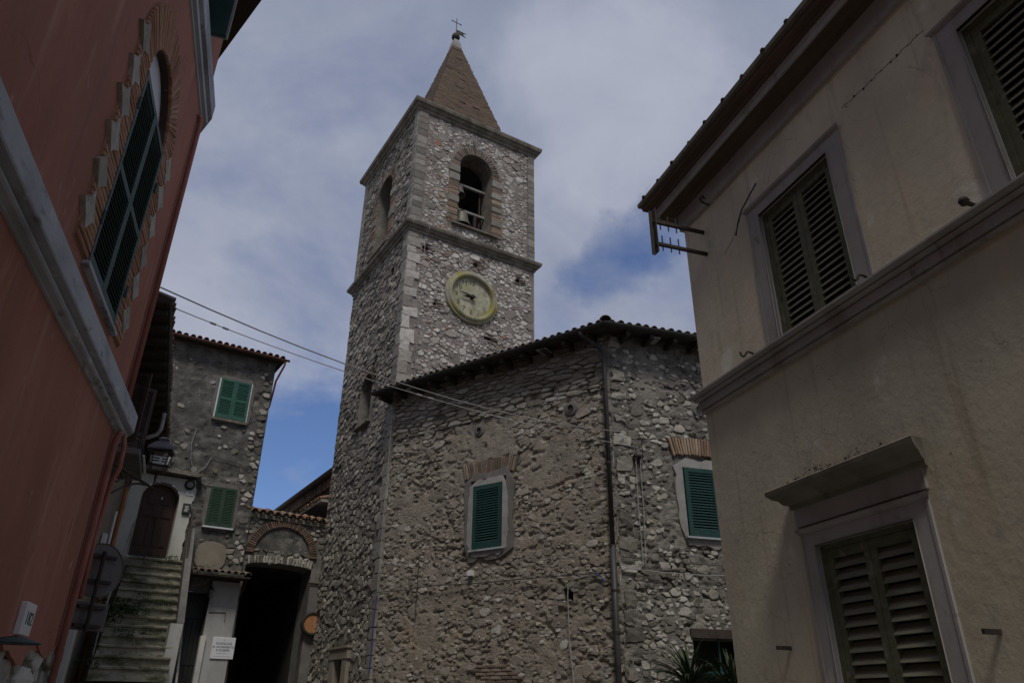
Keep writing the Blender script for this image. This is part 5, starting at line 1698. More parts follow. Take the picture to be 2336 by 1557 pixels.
MB().sweep([(-0.02, 4.405), (0.022, 4.41), (0.022, 4.43), (0.07, 4.44), (0.085, 4.455), (0.085, 4.475), (0.05, 4.482), (0.05, 4.505), (0.135, 4.515), (0.142, 4.53), (0.142, 4.725), (0.13, 4.75), (0.10, 4.76), (-0.02, 4.79)], lpath()).build("string_course", MAT['lilac_trim'], red, LW)
MB().sweep([(-0.02, 9.34), (0.022, 9.35), (0.022, 9.40), (0.07, 9.41), (0.08, 9.46), (0.05, 9.47), (0.05, 9.52), (0.12, 9.54), (0.125, 9.80), (0.10, 9.84), (-0.02, 9.87)], lpath()).build("string_course", MAT['lilac_trim'], red, LW)
MB().sweep([(-0.3, LTOP - 0.02), (0.56, LTOP), (0.56, LTOP + 0.10), (-3.0, LTOP + 1.0), (-3.0, LTOP + 0.8)], lpath(6.0)).build("roof", MAT['wood_dark'], red, LW)
# upper window of the red house
MB().add([(upwin.a, 0.2, upwin.c), (upwin.b, 0.2, upwin.c), (upwin.b, 0.2, upwin.d), (upwin.a, 0.2, upwin.d)], [(0, 1, 2, 3)]).build("backing", MAT['void'], red, LW, recalc=False)
reveal(upwin, 0.2, "window_reveal", MAT['red_plaster'], red, LW, front=0.0)
wo = shift(LW, upwin.b, 0.03, 0, 0.0)
MB().box(upwin.a - .03, upwin.a + 0.03, -0.05, 0.62, 10.1, 11.8).box(upwin.b - .03, upwin.b + 0.03, -0.05, 0.28, 10.0, 11.8).build("shutter", MAT['shutter_dark'], red, LW)
MB().box(upwin.b + 0.035, upwin.b + 0.06, 0.0, 0.30, 10.0, 11.8).build("shutter", MAT['grey_trim'], red, LW)

# painted pipe near the corner and a thin cable below the string course
pp = MB().tube([(9.0, 0.0, 9.22), (9.03, -0.045, 9.20), (9.05, -0.05, 9.10), (9.06, -0.05, 4.83)], 0.036, 8).build("wall_pipe", MAT['red_paint'], None, LW, smooth=True)
tag(pp, "red painted pipe running up the red house above the string course", "pipe")
pp = MB().tube([(8.98, -0.09, 4.40), (9.0, -0.05, 4.30), (9.0, -0.05, 3.2), (8.98, -0.05, 1.4)], 0.036, 8).build("wall_pipe", MAT['red_paint'], None, LW, smooth=True)
tag(pp, "red painted pipe running down the red house below the string course", "pipe")
pp = MB().tube([(9.22, -0.08, 4.42), (9.26, -0.10, 4.30), (9.30, -0.10, 4.05), (9.33, -0.05, 3.9), (9.36, -0.02, 3.3), (9.32, -0.04, 2.6)], 0.028, 8).build("wall_pipe", MAT['red_paint'], None, LW, smooth=True)
tag(pp, "thin red painted conduit at the very corner of the red house", "pipe")
# broken plaster edge and stone plinth
rg = random.Random(61)
edge = []
for i in range(34):
    u = 5.6 + i * (9.36 - 5.6) / 33
    edge.append((u, 2.02 + 0.05 * math.sin(i * 0.9) - (0.09 if 14 < i < 22 else 0) + rg.uniform(-0.02, 0.02)))
MB().prism([(5.6, 2.10)] + edge + [(9.36, 2.10)], -0.03, 0.014).build("plaster_edge", MAT['red_plaster'], red, LW)
pl = rough_wall(-3.0, 9.34, 0.0, 2.1, 0.05, [], 0.03, 4.0, 33, "plinth", MAT['dark_mortar'], red, shift(LW, 0, -0.05))
cp = rubble_cells((5.4, 9.34, 1.0, 2.06), 0.09, 0.17, 66, 1.2, 4000, 1.2)
lay_stones(cp, pl, shift(LW, 0, -0.05), MAT['block_stone'], 61, 60, gap=0.02, proud=0.04, keep=1.0, name="plinth_stone")

# number plate, green lamp hood
pt_ = root("number_plate", LW, "small white rectangular house number plate on the red wall", "plate", loc=(7.6, 0, 2.22))
MB().box(7.44, 7.74, 0.0, 0.055, 2.10, 2.36).build("plate", MAT['white_pvc'], pt_, LW, bevel=0.006)
MB().box(7.47, 7.71, 0.05, 0.0565, 2.13, 2.33).build("plate_face", MAT['marble'], pt_, LW)
text_mesh("182", 0.15, "numeral", MAT['ink'], pt_, LW, 7.59, 2.23, 0.058)
lh = root("wall_lamp", LW, "dark green round lamp hood low on the red wall at the left edge", "lamp", loc=(7.02, 0, 1.98))
MB().lathe([(0.0, 0.045), (0.06, 0.04), (0.12, 0.022), (0.175, 0.004), (0.18, 0.0), (0.175, -0.004), (0.0, 0.012)], (6.84, -0.20, 1.995), 'z', 20).build("lamp_shade", MAT['shutter_dark'], lh, LW, smooth=True)
MB().tube([(6.84, 0.0, 2.0), (6.84, -0.15, 2.03), (6.84, -0.20, 2.035)], 0.015, 6).build("lamp_arm", MAT['iron'], lh, LW)

# ================================================================== GREY HOUSE at the end of the alley, and the arch wall
grey = root("grey_house", AR, "tall weathered grey house with green shutters at the end of the alley", "house", loc=(-4.2, 0, 0))
gw1 = Rect(-4.13, -3.13, 9.70, 11.05)
gw2 = Rect(-3.77, -3.0, 6.33, 7.54)
gdoor = Arch(-5.62, -4.60, 5.27, 6.95, 0.48)
gdoor2 = Rect(-3.90, -3.24, 1.0, 4.46)
gwall = rough_wall(-6.9, -2.46, 1.0, 12.0, 0.055, [gw1, gw2, gdoor, gdoor2], 0.028, 3.2, 44, "wall", MAT['house_render'], grey, AR, edge=0.03, pits=0.03)
MB().add([(-2.46, 0, 1), (-2.46, 7, 1), (-2.46, 7, 12), (-2.46, 0, 12)], [(0, 1, 2, 3)]).build("wall", MAT['house_render'], grey, AR, recalc=False)
cg = rubble_cells((-3.05, -2.48, 5.0, 11.6), 0.06, 0.15, 71, 1.3, 5000, 1.6, [gw2, gw1, Rect(-3.13, -2.98, 9, 11.2)], 0.04)
lay_stones(cg, gwall, AR, MAT['pale_stone'], 71, 60, gap=0.016, proud=0.025, keep=0.5, name="stone", rough=0.14)
cg = rubble_cells((-5.9, -3.0, 4.8, 11.6), 0.04, 0.10, 72, 1.2, 7000, 1.6, [gw2, gw1, Rect(-6, -4.1, 5, 7.8)], 0.10)
lay_stones(cg, gwall, AR, MAT['pale_stone'], 72, 90, gap=0.02, proud=0.018, keep=0.10, name="stone", rough=0.2)
for r in (gw1, gw2):
    reveal(r, 0.25, "window_reveal", MAT['cement_dark'], grey, AR, front=0.02, back=MAT['void'])
patch("window_surround", MAT['cement_dark'], grey, AR, (gw1.a, gw1.b, gw1.c, gw1.d), 0.13, 0.03, 73)
patch("window_surround", MAT['cement_dark'], grey, AR, (gw2.a, gw2.b, gw2.c, gw2.d), 0.12, 0.03, 74)
m_ = (gw1.a + gw1.b) / 2
for uu in (gw1.a, gw1.b):
    MB().box(uu - 0.02, uu + 0.02, 0, 0.05, gw1.c - 0.02, gw1.d).build("window_frame", MAT['white_pvc'], grey, AR)
shutter_leaf(AR, grey, gw1.a + 0.02, m_ - 0.002, gw1.c + 0.02, gw1.d - 0.01, 0.08, MAT['shutter_mid'], MAT['shutter_mid'], 0.052, 0.07, rails=(10.37,), brail=0.11, trail=0.07, sd=0.052, seed=75)
shutter_leaf(AR, grey, m_ + 0.002, gw1.b - 0.02, gw1.c + 0.02, gw1.d - 0.01, 0.08, MAT['shutter_mid'], MAT['shutter_mid'], 0.052, 0.07, rails=(10.37,), brail=0.11, trail=0.07, sd=0.052, seed=76)
MB().box(gw1.a - 0.05, gw1.b + 0.05, 0.0, 0.10, gw1.c - 0.08, gw1.c).build("window_sill", MAT['moulding'], grey, AR)
m_ = (gw2.a + gw2.b) / 2
shutter_leaf(AR, grey, gw2.a + 0.005, m_ - 0.002, gw2.c + 0.01, gw2.d - 0.01, 0.08, MAT['shutter_leaf'], MAT['shutter_leaf'], 0.05, 0.055, brail=0.09, trail=0.07, sd=0.052, seed=77)
shutter_leaf(AR, grey, m_ + 0.002, gw2.b - 0.005, gw2.c + 0.01, gw2.d - 0.01, 0.08, MAT['shutter_leaf'], MAT['shutter_leaf'], 0.05, 0.055, brail=0.09, trail=0.07, sd=0.052, seed=78)
MB().box(gw2.a - 0.06, gw2.b + 0.06, 0.0, 0.12, gw2.c - 0.045, gw2.c).build("window_sill", MAT['marble'], grey, AR)
# roof edge
MB().box(-6.9, -2.25, -7.0, 0.28, 12.02, 12.10).build("roof", MAT['wood_dark'], grey, AR)
tile_row(grey, AR, -6.2, -2.25, 0.30, 12.12, 0.205, R_(14), MAT['tile'], 21)
g2 = [(0.36 + 0.06 * math.cos(a), 12.06 + 0.06 * math.sin(a)) for a in [math.pi + math.pi * i / 8 for i in range(9)]] + [(0.36 + 0.052 * math.cos(a), 12.06 + 0.052 * math.sin(a)) for a in [2 * math.pi - math.pi * i / 8 for i in range(9)]]
MB().sweep(g2, [(-6.3, 0, 0, 1), (-2.12, 0, 0, 1)]).build("gutter", MAT['gutter_red'], grey, AR)
MB().tube([(-2.26, -0.36, 12.0), (-2.27, -0.34, 11.85), (-2.40, -0.06, 11.35), (-2.40, 0.06, 11.0), (-2.40, 0.3, 10.5)], 0.035, 8).build("downpipe", MAT['gutter_red'], grey, AR)

# arched doorway with white plaster
o_ = blob_ring(-5.95, -4.24, 5.28, 7.55, 0.03, 81, 10)


class Poly:
    pass


rough_wall(-6.0, -4.22, 5.25, 7.62, 0.05, [gdoor], 0.008, 2.0, 82, "plaster_panel", MAT['white_plaster'], grey, shift(AR, 0, 0.035), edge=0.16)
reveal(gdoor, 0.30, "door_reveal", MAT['white_plaster'], grey, AR, front=0.045)
dr = MB().add([(x, 0.24, z) for x, z in gdoor.outline()], [tuple(range(len(gdoor.outline())))]).build("door", MAT['door_brown'], grey, AR, recalc=False)
for (a, b, c, d) in ((-5.52, -5.26, 6.45, 6.72), (-5.20, -5.02, 6.45, 6.72), (-4.96, -4.70, 6.45, 6.72), (-5.52, -5.34, 5.62, 6.34), (-5.28, -5.14, 5.62, 6.34), (-5.08, -4.94, 5.62, 6.34), (-4.88, -4.70, 5.62, 6.34), (-5.42, -5.2, 6.82, 7.1), (-5.02, -4.8, 6.82, 7.1)):
    MB().box(a, b, -0.24, -0.215, c, d).box(a + 0.03, b - 0.03, -0.22, -0.205, c + 0.03, d - 0.03).build("door_panel", MAT['door_brown'], dr, AR)
MB().lathe([(0.028, 0), (0.03, 0.03), (0.0, 0.04)], (-5.11, 0.205, 6.40), 'y', 10).build("door_knob", MAT['iron'], dr, AR)
MB().box(-5.06, -5.02, -0.235, -0.225, 6.98, 7.06).build("door_card", MAT['white_pvc'], dr, AR)
MB().box(-5.66, -4.55, -0.24, 0.08, 5.20, 5.272).build("door_sill", MAT['marble'], grey, AR)
# stone awning over the doorway
MB().prism([(-5.85, 7.70), (-4.25, 7.66), (-4.12, 7.74), (-4.3, 7.79), (-5.85, 7.80)], 0.0, 0.34).build("door_awning", MAT['moulding'], grey, AR)
tag(MB().box(-4.47, -4.25, 0.03, 0.10, 6.60, 6.90).build("intercom_box", MAT['cable_dark'], None, AR, bevel=0.008), "black intercom panel with pale buttons beside the arched brown door", "intercom")
ic = bpy.data.objects["intercom_box"]
for (u, z) in ((-4.36, 6.80), (-4.355, 6.735), (-4.37, 6.68)):
    MB().box(u - 0.055, u + 0.045, 0.10, 0.106, z - 0.014, z + 0.014).build("button", MAT['white_pvc'], ic, AR)
np_ = root("number_plate", AR, "small number plate 180 on white plaster beside the arched door", "plate", loc=(-4.36, 0, 7.22))
MB().box(-4.46, -4.25, 0.03, 0.05, 7.15, 7.29).build("plate", MAT['marble'], np_, AR)
text_mesh("180", 0.11, "numeral", MAT['ink_soft'], np_, AR, -4.355, 7.22, 0.052)
lp = root("bulkhead_lamp", AR, "dark oval bulkhead lamp on white plaster under the awning", "lamp", loc=(-4.40, 0, 7.45))
MB().lathe([(0.0, 0.12), (0.09, 0.11), (0.13, 0.05), (0.135, 0.03)], (0, 0, 0), 'y', 16).build("lamp_glass", MAT['glass_dull'], lp, shift(AR, -4.40, 0, 7.46))
MB().lathe([(0.13, 0.10), (0.15, 0.09), (0.15, 0.03)], (0, 0, 0), 'y', 16).build("lamp_rim", MAT['iron'], lp, shift(AR, -4.40, 0, 7.46))
# round tan plaster patch below the lower window, lower doorway, pier
rg = random.Random(83)
pts = []
for i in range(28):
    a = i * math.pi / 14
    ca, sa = math.cos(a), math.sin(a)
    k = 1.0 / (abs(ca) ** 3.2 + abs(sa) ** 3.2) ** (1 / 3.2)
    pts.append((-3.42 + 0.44 * ca * k * rg.uniform(0.94, 1.05), 5.50 + 0.40 * sa * k * rg.uniform(0.94, 1.05)))
MB().prism(pts, -0.03, 0.028).build("plaster_patch", MAT['tan_plaster'], grey, AR)
MB().box(-3.24, -2.44, -0.02, 0.07, 1.0, 4.80).build("plaster_pier", MAT['grey_plaster'], grey, AR)
MB().box(-3.30, -3.16, 0.0, 0.16, 1.0, 3.30).build("plaster_pier", MAT['white_plaster'], grey, AR)
reveal(gdoor2, 0.45, "door_reveal", MAT['cement_dark'], grey, AR, front=0.03)
d2 = MB().add([(-3.9, 0.40, 1.0), (-3.24, 0.40, 1.0), (-3.24, 0.40, 4.46), (-3.9, 0.40, 4.46)], [(0, 1, 2, 3)]).build("door", MAT['door_black'], grey, AR, recalc=False)
for i in range(5):
    MB().box(-3.86 + i * 0.122, -3.86 + i * 0.122 + 0.108, -0.40, -0.375, 1.0, 3.75).build("plank", MAT['door_black'], d2, AR)
MB().box(-3.88, -3.26, -0.40, -0.36, 3.78, 3.90).build("door_rail", MAT['door_black'], d2, AR)
MB().box(-3.88, -3.26, -0.40, -0.365, 2.55, 2.68).build("door_rail", MAT['door_black'], d2, AR)
# small tiled canopy
cn = root("tiled_canopy", AR, "small old tiled canopy over the dark plank door", "canopy", loc=(-3.1, 0, 4.9))
MB().box(-4.0, -2.32, 0.0, 0.62, 4.86, 4.91).build("canopy_board", MAT['wood_dark'], cn, AR)
tile_row(cn, AR, -4.0, -2.30, 0.66, 4.95, 0.19, R_(12), MAT['tile_dark'], 25, ln=0.6)
MB().tube([(-2.42, -0.03, 4.30), (-2.38, -0.52, 4.84)], 0.022, 6).build("canopy_strut", MAT['wood_dark'], cn, AR)
weed("weed_tuft", AR.P(-3.7, 5.0, 0.4), 0.20, 120, 131, "dark weeds growing on top of the small tiled canopy", "weeds", spread=2.0)
# lamp under the canopy
ln_ = root("wall_lantern", AR, "small white glass wall lantern under the tiled canopy", "lamp", loc=(-3.26, 0, 4.45))
W0 = shift(AR, -3.26, 0.2, 4.32)
MB().lathe([(0.06, 0.0), (0.085, 0.20), (0.0, 0.2)], (0, 0, 0), 'z', 6).build("lamp_glass", MAT['glass_dull'], ln_, W0)
MB().lathe([(0.10, 0.20), (0.03, 0.29), (0.0, 0.30)], (0, 0, 0), 'z', 6).tube([(0, 0, 0.28), (0, 0.18, 0.36)], 0.012, 6).build("lamp_bracket", MAT['iron'], ln_, W0)
tag(MB().tube([(-3.24, -0.15, 4.24), (-3.22, -0.16, 4.08), (-3.14, -0.12, 4.0), (-3.06, -0.09, 4.03)], 0.008, 6).build("lamp_cable", MAT['cable_pale'], None, AR), "looped pale cable hanging under the small wall lantern", "cable")
tag(MB().tube([(-3.2, -0.085, 3.93), (-2.74, -0.085, 3.95), (-2.72, -0.085, 3.93), (-2.72, -0.085, 3.70)], 0.008, 6).build("wall_conduit", MAT['cable_dark'], None, AR), "thin dark conduit bent down across the grey plaster pier", "cable")
# marble plaque
pq = root("marble_plaque", AR, "white marble plaque with engraved lettering on the grey plaster pier", "plaque", loc=(-2.62, 0, 3.0))
MB().box(-2.95, -2.32, 0.07, 0.105, 2.72, 3.29).build("plaque_slab", MAT['marble'], pq, AR, bevel=0.006)
for (s_, sz, z_) in (("+", 0.06, 3.20), ("GONFALONE", 0.075, 3.12), ("SS. SACRAMENTO", 0.075, 3.03), ("E GIUSEPPE", 0.075, 2.945)):
    text_mesh(s_, sz, "lettering", MAT['ink'], pq, AR, -2.635, z_, 0.107)
rg = random.Random(9)
mb = MB()
for (z_, ua, ub, h_) in ((2.865, -2.80, -2.50, 0.022), (2.785, -2.86, -2.42, 0.015)):
    u = ua
    while u < ub:
        w_ = rg.uniform(0.008, 0.03)
        mb.box(u, u + w_ * 0.5, 0.1052, 0.1075, z_ - h_ / 2, z_ + h_ / 2)
        u += w_
mb.build("worn_lettering", MAT['ink_soft'], pq, AR)

# ---- arch wall
arch = root("arch_wall", AR, "rubble wall with brick relieving arch over a dark passage", "wall", loc=(-1.2, 0, 0))
pas = Arch(-2.34, -0.30, 0.5, 5.37, 0.11)
aw = rough_wall(-2.46, 0.25, 0.8, 6.82, 0.05, [pas], 0.03, 3.0, 91, "wall", MAT['dark_mortar'], arch, shift(AR, 0, -0.10))
reveal(pas, 0.9, "passage_reveal", MAT['cement_dark'], arch, shift(AR, 0, -0.10), front=0.02)
# the passage behind: vault, sides and a closed end
pm = MB()
po = pas.outline()
n_ = len(po)
pm.add([(x, 0.9, z) for x, z in po] + [(x, 7.5, z) for x, z in po], [(i, (i + 1) % n_, n_ + (i + 1) % n_, n_ + i) for i in range(n_)] + [tuple(range(n_, 2 * n_))])
pm.build("passage", MAT['void'], arch, shift(AR, 0, -0.10), recalc=False)
WA = shift(AR, 0, -0.10)
rg = random.Random(92)
ab = brick_pool(0.24, 0.06, 0.058, MAT['dark_brick'], 6, 93, 0.006)
for i in range(44):
    an = math.pi * (i + 0.5) / 44
    place_mesh("brick", rg.choice(ab), arch, WA, -1.31 + 1.0 * math.cos(an), 5.74 + 0.98 * math.sin(an), 0.02, an)
MB().lathe([(0.0, 0.01), (0.5, 0.012), (0.88, 0.008)], (-1.31, 0, 5.74), 'y', 24, 0, math.pi).build("tympanum", MAT['house_render'], arch, WA, recalc=False)
ct = rubble_cells((-2.40, -0.25, 5.40, 5.86), 0.06, 0.13, 94, 1.3, 2500, 1.3, [pas], 0.0)
lay_stones(ct, aw, WA, MAT['pale_stone'], 95, 60, gap=0.012, proud=0.05, keep=0.95, name="stone", rough=0.14)
ct = rubble_cells((-2.46, 0.2, 5.9, 6.8), 0.05, 0.12, 96, 1.3, 2500, 1.3, [Disc(-1.31, 5.74, 1.13)], 0.0)
lay_stones(ct, aw, WA, MAT['pale_stone'], 97, 40, gap=0.015, proud=0.04, keep=0.85, name="stone", rough=0.14)
for i in range(22):
    u = pas.a + 0.05 + i * (pas.b - pas.a - 0.1) / 21
    me = block_mesh(0.075, 0.06, 0.22, rg, 0.012, "voussoir")
    me.materials.append(MAT['pale_stone'])
    place_mesh("voussoir", me, arch, WA, u, float(pas.top(np.float64(u))) + 0.11, 0.0, (pas.m - u) * 0.18)
# tile coping
MB().prism([(-2.5, 6.80), (0.25, 6.74), (0.25, 6.86), (-2.5, 6.92)], -0.35, 0.10).build("coping", MAT['moulding'], arch, WA)
tile_row(arch, WA, -2.5, 0.15, 0.20, 6.95, 0.24, R_(20), MAT['tile'], 98, dz=-0.022, r=0.10)
for i in range(6):
    put("ridge_tile", tile_mesh(MAT['tile'], 0.10, 0.085, 0.46), None, arch, WA, Matrix.Translation((-2.45 + i * 0.44, 0.28, 7.08 - i * 0.012)) @ Matrix.Rotation(-math.pi / 2, 4, 'Z'))
MB().prism([(-2.5, 6.85), (0.25, 6.80), (0.25, 7.06), (-2.5, 7.14)], -0.42, -0.22).build("coping_bed", MAT['moulding'], arch, WA)
# jamb pilaster with impost
MB().box(-0.30, 0.10, -0.3, 0.06, 0.8, 4.92).build("pilaster", MAT['cement_dark'], arch, WA)
MB().sweep([(0.0, 4.90), (0.08, 4.92), (0.09, 4.98), (0.12, 5.0), (0.12, 5.06), (0.0, 5.08)], [(-0.30, 0, -0.6, 1), (0.10, 0, 0.6, 1)]).build("impost", MAT['moulding'], arch, WA)
bd = root("barrel_lid_sign", AR, "round wooden barrel lid with black rim hung beside the passage", "sign", loc=(-0.12, 0, 3.8))
W0 = shift(AR, -0.12, 0.02, 3.80)
MB().lathe([(0.34, -0.04), (0.345, 0.10), (0.31, 0.12), (0.27, 0.11), (0.265, 0.03)], (0, 0, 0), 'y', 28).build("rim", MAT['iron'], bd, W0)
for i in range(2):
    a0 = -math.pi / 2 + i * math.pi
    MB().lathe([(0.0, 0.085), (0.262, 0.085), (0.262, 0.06)], (0.003 if i == 0 else -0.003, 0, 0), 'y', 14, a0, a0 + math.pi).build("plank", MAT['barrel_wood'], bd, W0)

# ================================================================== STAIRCASE up to the arched door
stair = root("staircase", AR, "steep worn stone staircase with weeds leading to the arched door", "stairs", loc=(-5.2, -2.2, 1.0))
rg = random.Random(101)
NS = 13
for i in range(NS):
    t = i / (NS - 1)
    o0 = 0.62 + i * 0.275
    zt = 5.20 - (i + 0) * 0.238 - 0.03
    ul, ur = -5.62 - 0.62 * t, -4.20 - 0.42 * t
    mb = MB()
    n_ = 10
    vs = []
    for k in range(n_ + 1):
        u = ul + (ur - ul) * k / n_
        j1, j2 = rg.uniform(-.012, .012), rg.uniform(-.01, .01)
        for (o, z) in ((o0 - 0.55, zt), (o0 + 0.035 + j1, zt + j2), (o0 + 0.045 + j1, zt - 0.03 + j2), (o0 + 0.035 + j1, zt - 0.062 + j2), (o0 - 0.012, zt - 0.072), (o0 - 0.012 + j2, zt - 0.30), (o0 - 0.55, zt - 0.30)):
            vs.append((u, -o, z))
    fs = []
    for k in range(n_):
        for q in range(7):
            q2 = (q + 1) % 7
            fs.append((k * 7 + q, k * 7 + q2, (k + 1) * 7 + q2, (k + 1) * 7 + q))
    fs += [tuple(range(7)), tuple(n_ * 7 + q for q in range(6, -1, -1))]
    mb.add(vs, fs).build("step", MAT['step_stone'], stair, AR)
MB().box(-6.1, -4.2, -0.02, 0.62, 1.0, 5.16).build("landing", MAT['step_stone'], stair, AR)
# sloping parapet on the right
vs, fs = [], []
prs = [(0.05, 6.20), (0.55, 6.12), (1.1, 5.55), (2.0, 4.55), (2.9, 3.55), (3.1, 3.35), (3.1, 1.0), (0.05, 1.0)]
for side in (0, 1):
    for (o, z) in prs:
        t = o / 3.9
        vs.append((-4.20 - 0.40 * t + 0.17 * side, -o, z))
n_ = len(prs)
fs = [tuple(range(n_)), tuple(range(2 * n_ - 1, n_ - 1, -1))] + [(i, n_ + i, n_ + (i + 1) % n_, (i + 1) % n_) for i in range(n_)]
MB().add(vs, fs).build("parapet", MAT['cement_dark'], stair, AR)
MB().add([(x, y, z) for x, y, z in [(-4.22, -0.1, 6.15), (-4.18, -0.1, 6.15), (-4.18, -0.25, 6.75), (-4.22, -0.25, 6.75), (-4.34, -1.5, 5.15), (-4.30, -1.5, 5.15), (-4.30, -1.35, 5.6), (-4.34, -1.35, 5.6)]],
         [(0, 1, 2, 3), (4, 7, 6, 5), (0, 4, 5, 1), (1, 5, 6, 2), (2, 6, 7, 3), (3, 7, 4, 0)]).build("parapet_slab", MAT['iron'], stair, AR)
MB().box(-4.70, -4.42, 3.02, 3.40, 1.0, 3.30).build("parapet_pier", MAT['white_plaster'], stair, AR)
MB().tube([(-4.30, -3.3, 2.0), (-4.20, -2.2, 3.2), (-4.12, -1.5, 3.95)], 0.03, 8).build("handrail", MAT['grey_pvc'], stair, AR)
MB().tube([(-5.72, -0.75, 6.1), (-6.22, -3.6, 3.2)], 0.022, 8).tube([(-5.72, -0.75, 6.1), (-5.72, -0.75, 5.2)], 0.018, 6).tube([(-6.2, -3.5, 3.3), (-6.2, -3.5, 2.3)], 0.018, 6).build("handrail", MAT['grey_pvc'], stair, AR)
wd = [(-5.3, 0.64, 5.16, .20), (-4.6, 0.66, 5.16, .17), (-4.95, 0.66, 5.16, .13), (-5.2, 1.0, 4.9, .12), (-5.45, 1.5, 4.4, .12), (-5.2, 1.85, 4.02, .14), (-4.75, 2.25, 3.8, .16), (-5.0, 2.25, 3.78, .16), (-5.35, 2.3, 3.74, .13), (-5.7, 2.55, 3.52, .30), (-5.95, 2.6, 3.62, .32), (-5.35, 2.58, 3.5, .2),
      (-5.15, 3.0, 3.05, .14), (-5.65, 3.1, 3.0, .2), (-5.3, 3.4, 2.8, .13), (-6.05, 3.0, 3.3, .3), (-6.3, 3.9, 2.3, .22)]
places = ["large weed clump at the foot of the arched door, left", "weed clump at the foot of the arched door, right", "small weed tuft at the foot of the arched door, middle", "tiny weeds on the second step below the door",
          "tiny weeds at the left of the fourth step below the door", "weed tuft in the middle of the fifth step below the door", "weed clump at the right of the middle steps", "weed clump in the middle of the middle steps",
          "small weeds left of the centre on the middle steps", "dense weed bush on the left half of the staircase", "largest weed bush against the left wall of the staircase", "weed clump trailing right of the dense bush on the stairs",
          "small weeds on the right of the lower steps", "weed clump on the left of the lower steps", "tiny weeds in the middle of the lower steps", "weed bush beside the orange drainpipe above the lower steps", "low weeds by the orange drainpipe at the stair foot"]
for i, (u, o, z, s_) in enumerate(wd):
    weed("stair_weed", AR.P(u, z, o + 0.05), s_, int(60 + 500 * s_), 140 + i, places[i], "weeds", "weeds on the stone steps", spread=1.4)

# ================================================================== BROWN-SHUTTERED HOUSE behind the red one
brown = root("narrow_house", KW, "narrow plastered house with deep dark eaves between red and grey houses", "house", loc=(-4, 0, 0))
wall_panels(-9.2, -0.02, 0.8, 8.6, [Rect(-6.9, -5.9, 6.4, 8.0)], "wall", MAT['tan_plaster'], brown, KW)
MB().add([(-6.9, 0.2, 6.4), (-5.9, 0.2, 6.4), (-5.9, 0.2, 8.0), (-6.9, 0.2, 8.0)], [(0, 1, 2, 3)]).build("backing", MAT['void'], brown, KW, recalc=False)
MB().add([(-9.2, 0, 0.8), (-9.2, 5, 0.8), (-9.2, 5, 8.6), (-9.2, 0, 8.6)], [(0, 1, 2, 3)]).build("wall", MAT['tan_plaster'], brown, KW, recalc=False)
MB().sweep([(-0.1, 8.58), (0.70, 8.60), (0.72, 8.70), (-3, 9.6), (-3, 9.4)], [(-9.3, 0, 0, 1), (-0.05, 0, 0, 1)]).build("roof", MAT['wood_dark'], brown, KW)
for i in range(14):
    MB().box(-9.0 + i * 0.66, -8.9 + i * 0.66, 0.0, 0.66, 8.47, 8.585).build("rafter", MAT['wood_dark'], brown, KW)
tile_row(brown, KW, -9.3, -0.1, 0.74, 8.70, 0.21, R_(16), MAT['tile_dark'], 33)
ks = shift(KW, -6.35, 0.02, 0, -1.22)
shutter_leaf(ks, brown, 0.0, 0.62, 6.42, 7.95, 0.0, MAT['brown_paint'], MAT['brown_paint'], 0.05, 0.08, rails=(6.85,), brail=0.09, trail=0.08, sd=0.052, seed=110)
ks = shift(KW, -6.95, 0.02, 0, -1.9)
shutter_leaf(ks, brown, 0.0, 0.5, 6.42, 7.95, 0.0, MAT['brown_paint'], MAT['brown_paint'], 0.05, 0.08, rails=(6.85,), brail=0.09, trail=0.08, sd=0.052, seed=111)
bl = MB().box(-7.1, -4.9, 0.0, 0.62, 6.16, 6.28).build("balcony_slab", MAT['cement_dark'], brown, KW)
MB().box(-7.1, -4.9, 0.61, 0.63, 6.40, 6.42).tube([(-7.1, -0.6, 6.28), (-7.1, -0.6, 6.95)], .012, 6).build("balcony_rail", MAT['iron'], brown, KW)
MB().box(-6.7, -5.2, 0.66, 0.70, 6.24, 6.27).build("clothes_line", MAT['white_pvc'], brown, KW)
# drainpipes on the narrow house
tag(MB().tube([(-3.1, -0.66, 8.45), (-3.1, -0.66, 8.02), (-3.08, -0.60, 7.86), (-3.05, -0.40, 7.76), (-3.0, -0.10, 7.72), (-2.9, -0.08, 7.4)], 0.055, 10).build("drainpipe", MAT['grey_pvc'], None, KW, smooth=True), "stained grey drainpipe elbow under the dark eaves of the narrow house", "pipe")
tag(MB().tube([(-1.7, -0.09, 7.2), (-1.7, -0.09, 1.4)], 0.055, 10).build("drainpipe", MAT['orange_pvc'], None, KW, smooth=True), "orange drainpipe running down beside the stone stairs", "pipe")
tag(MB().tube([(-2.6, -0.07, 5.9), (-2.6, -0.07, 4.1)], 0.03, 8).build("drainpipe", MAT['white_pvc'], None, KW, smooth=True), "short white pipe on the plaster wall left of the orange drainpipe", "pipe")
tag(MB().box(-4.0, -3.75, 0.02, 0.12, 4.75, 5.1).build("meter_box", MAT['white_pvc'], None, KW, bevel=0.01), "small white meter box high on the plaster behind the red house", "box")
tag(MB().box(-5.3, -4.75, 0.0, 0.10, 0.8, 3.0).build("white_post", MAT['white_plaster'], None, KW), "white painted plaster strip at the corner below the round sign", "post")
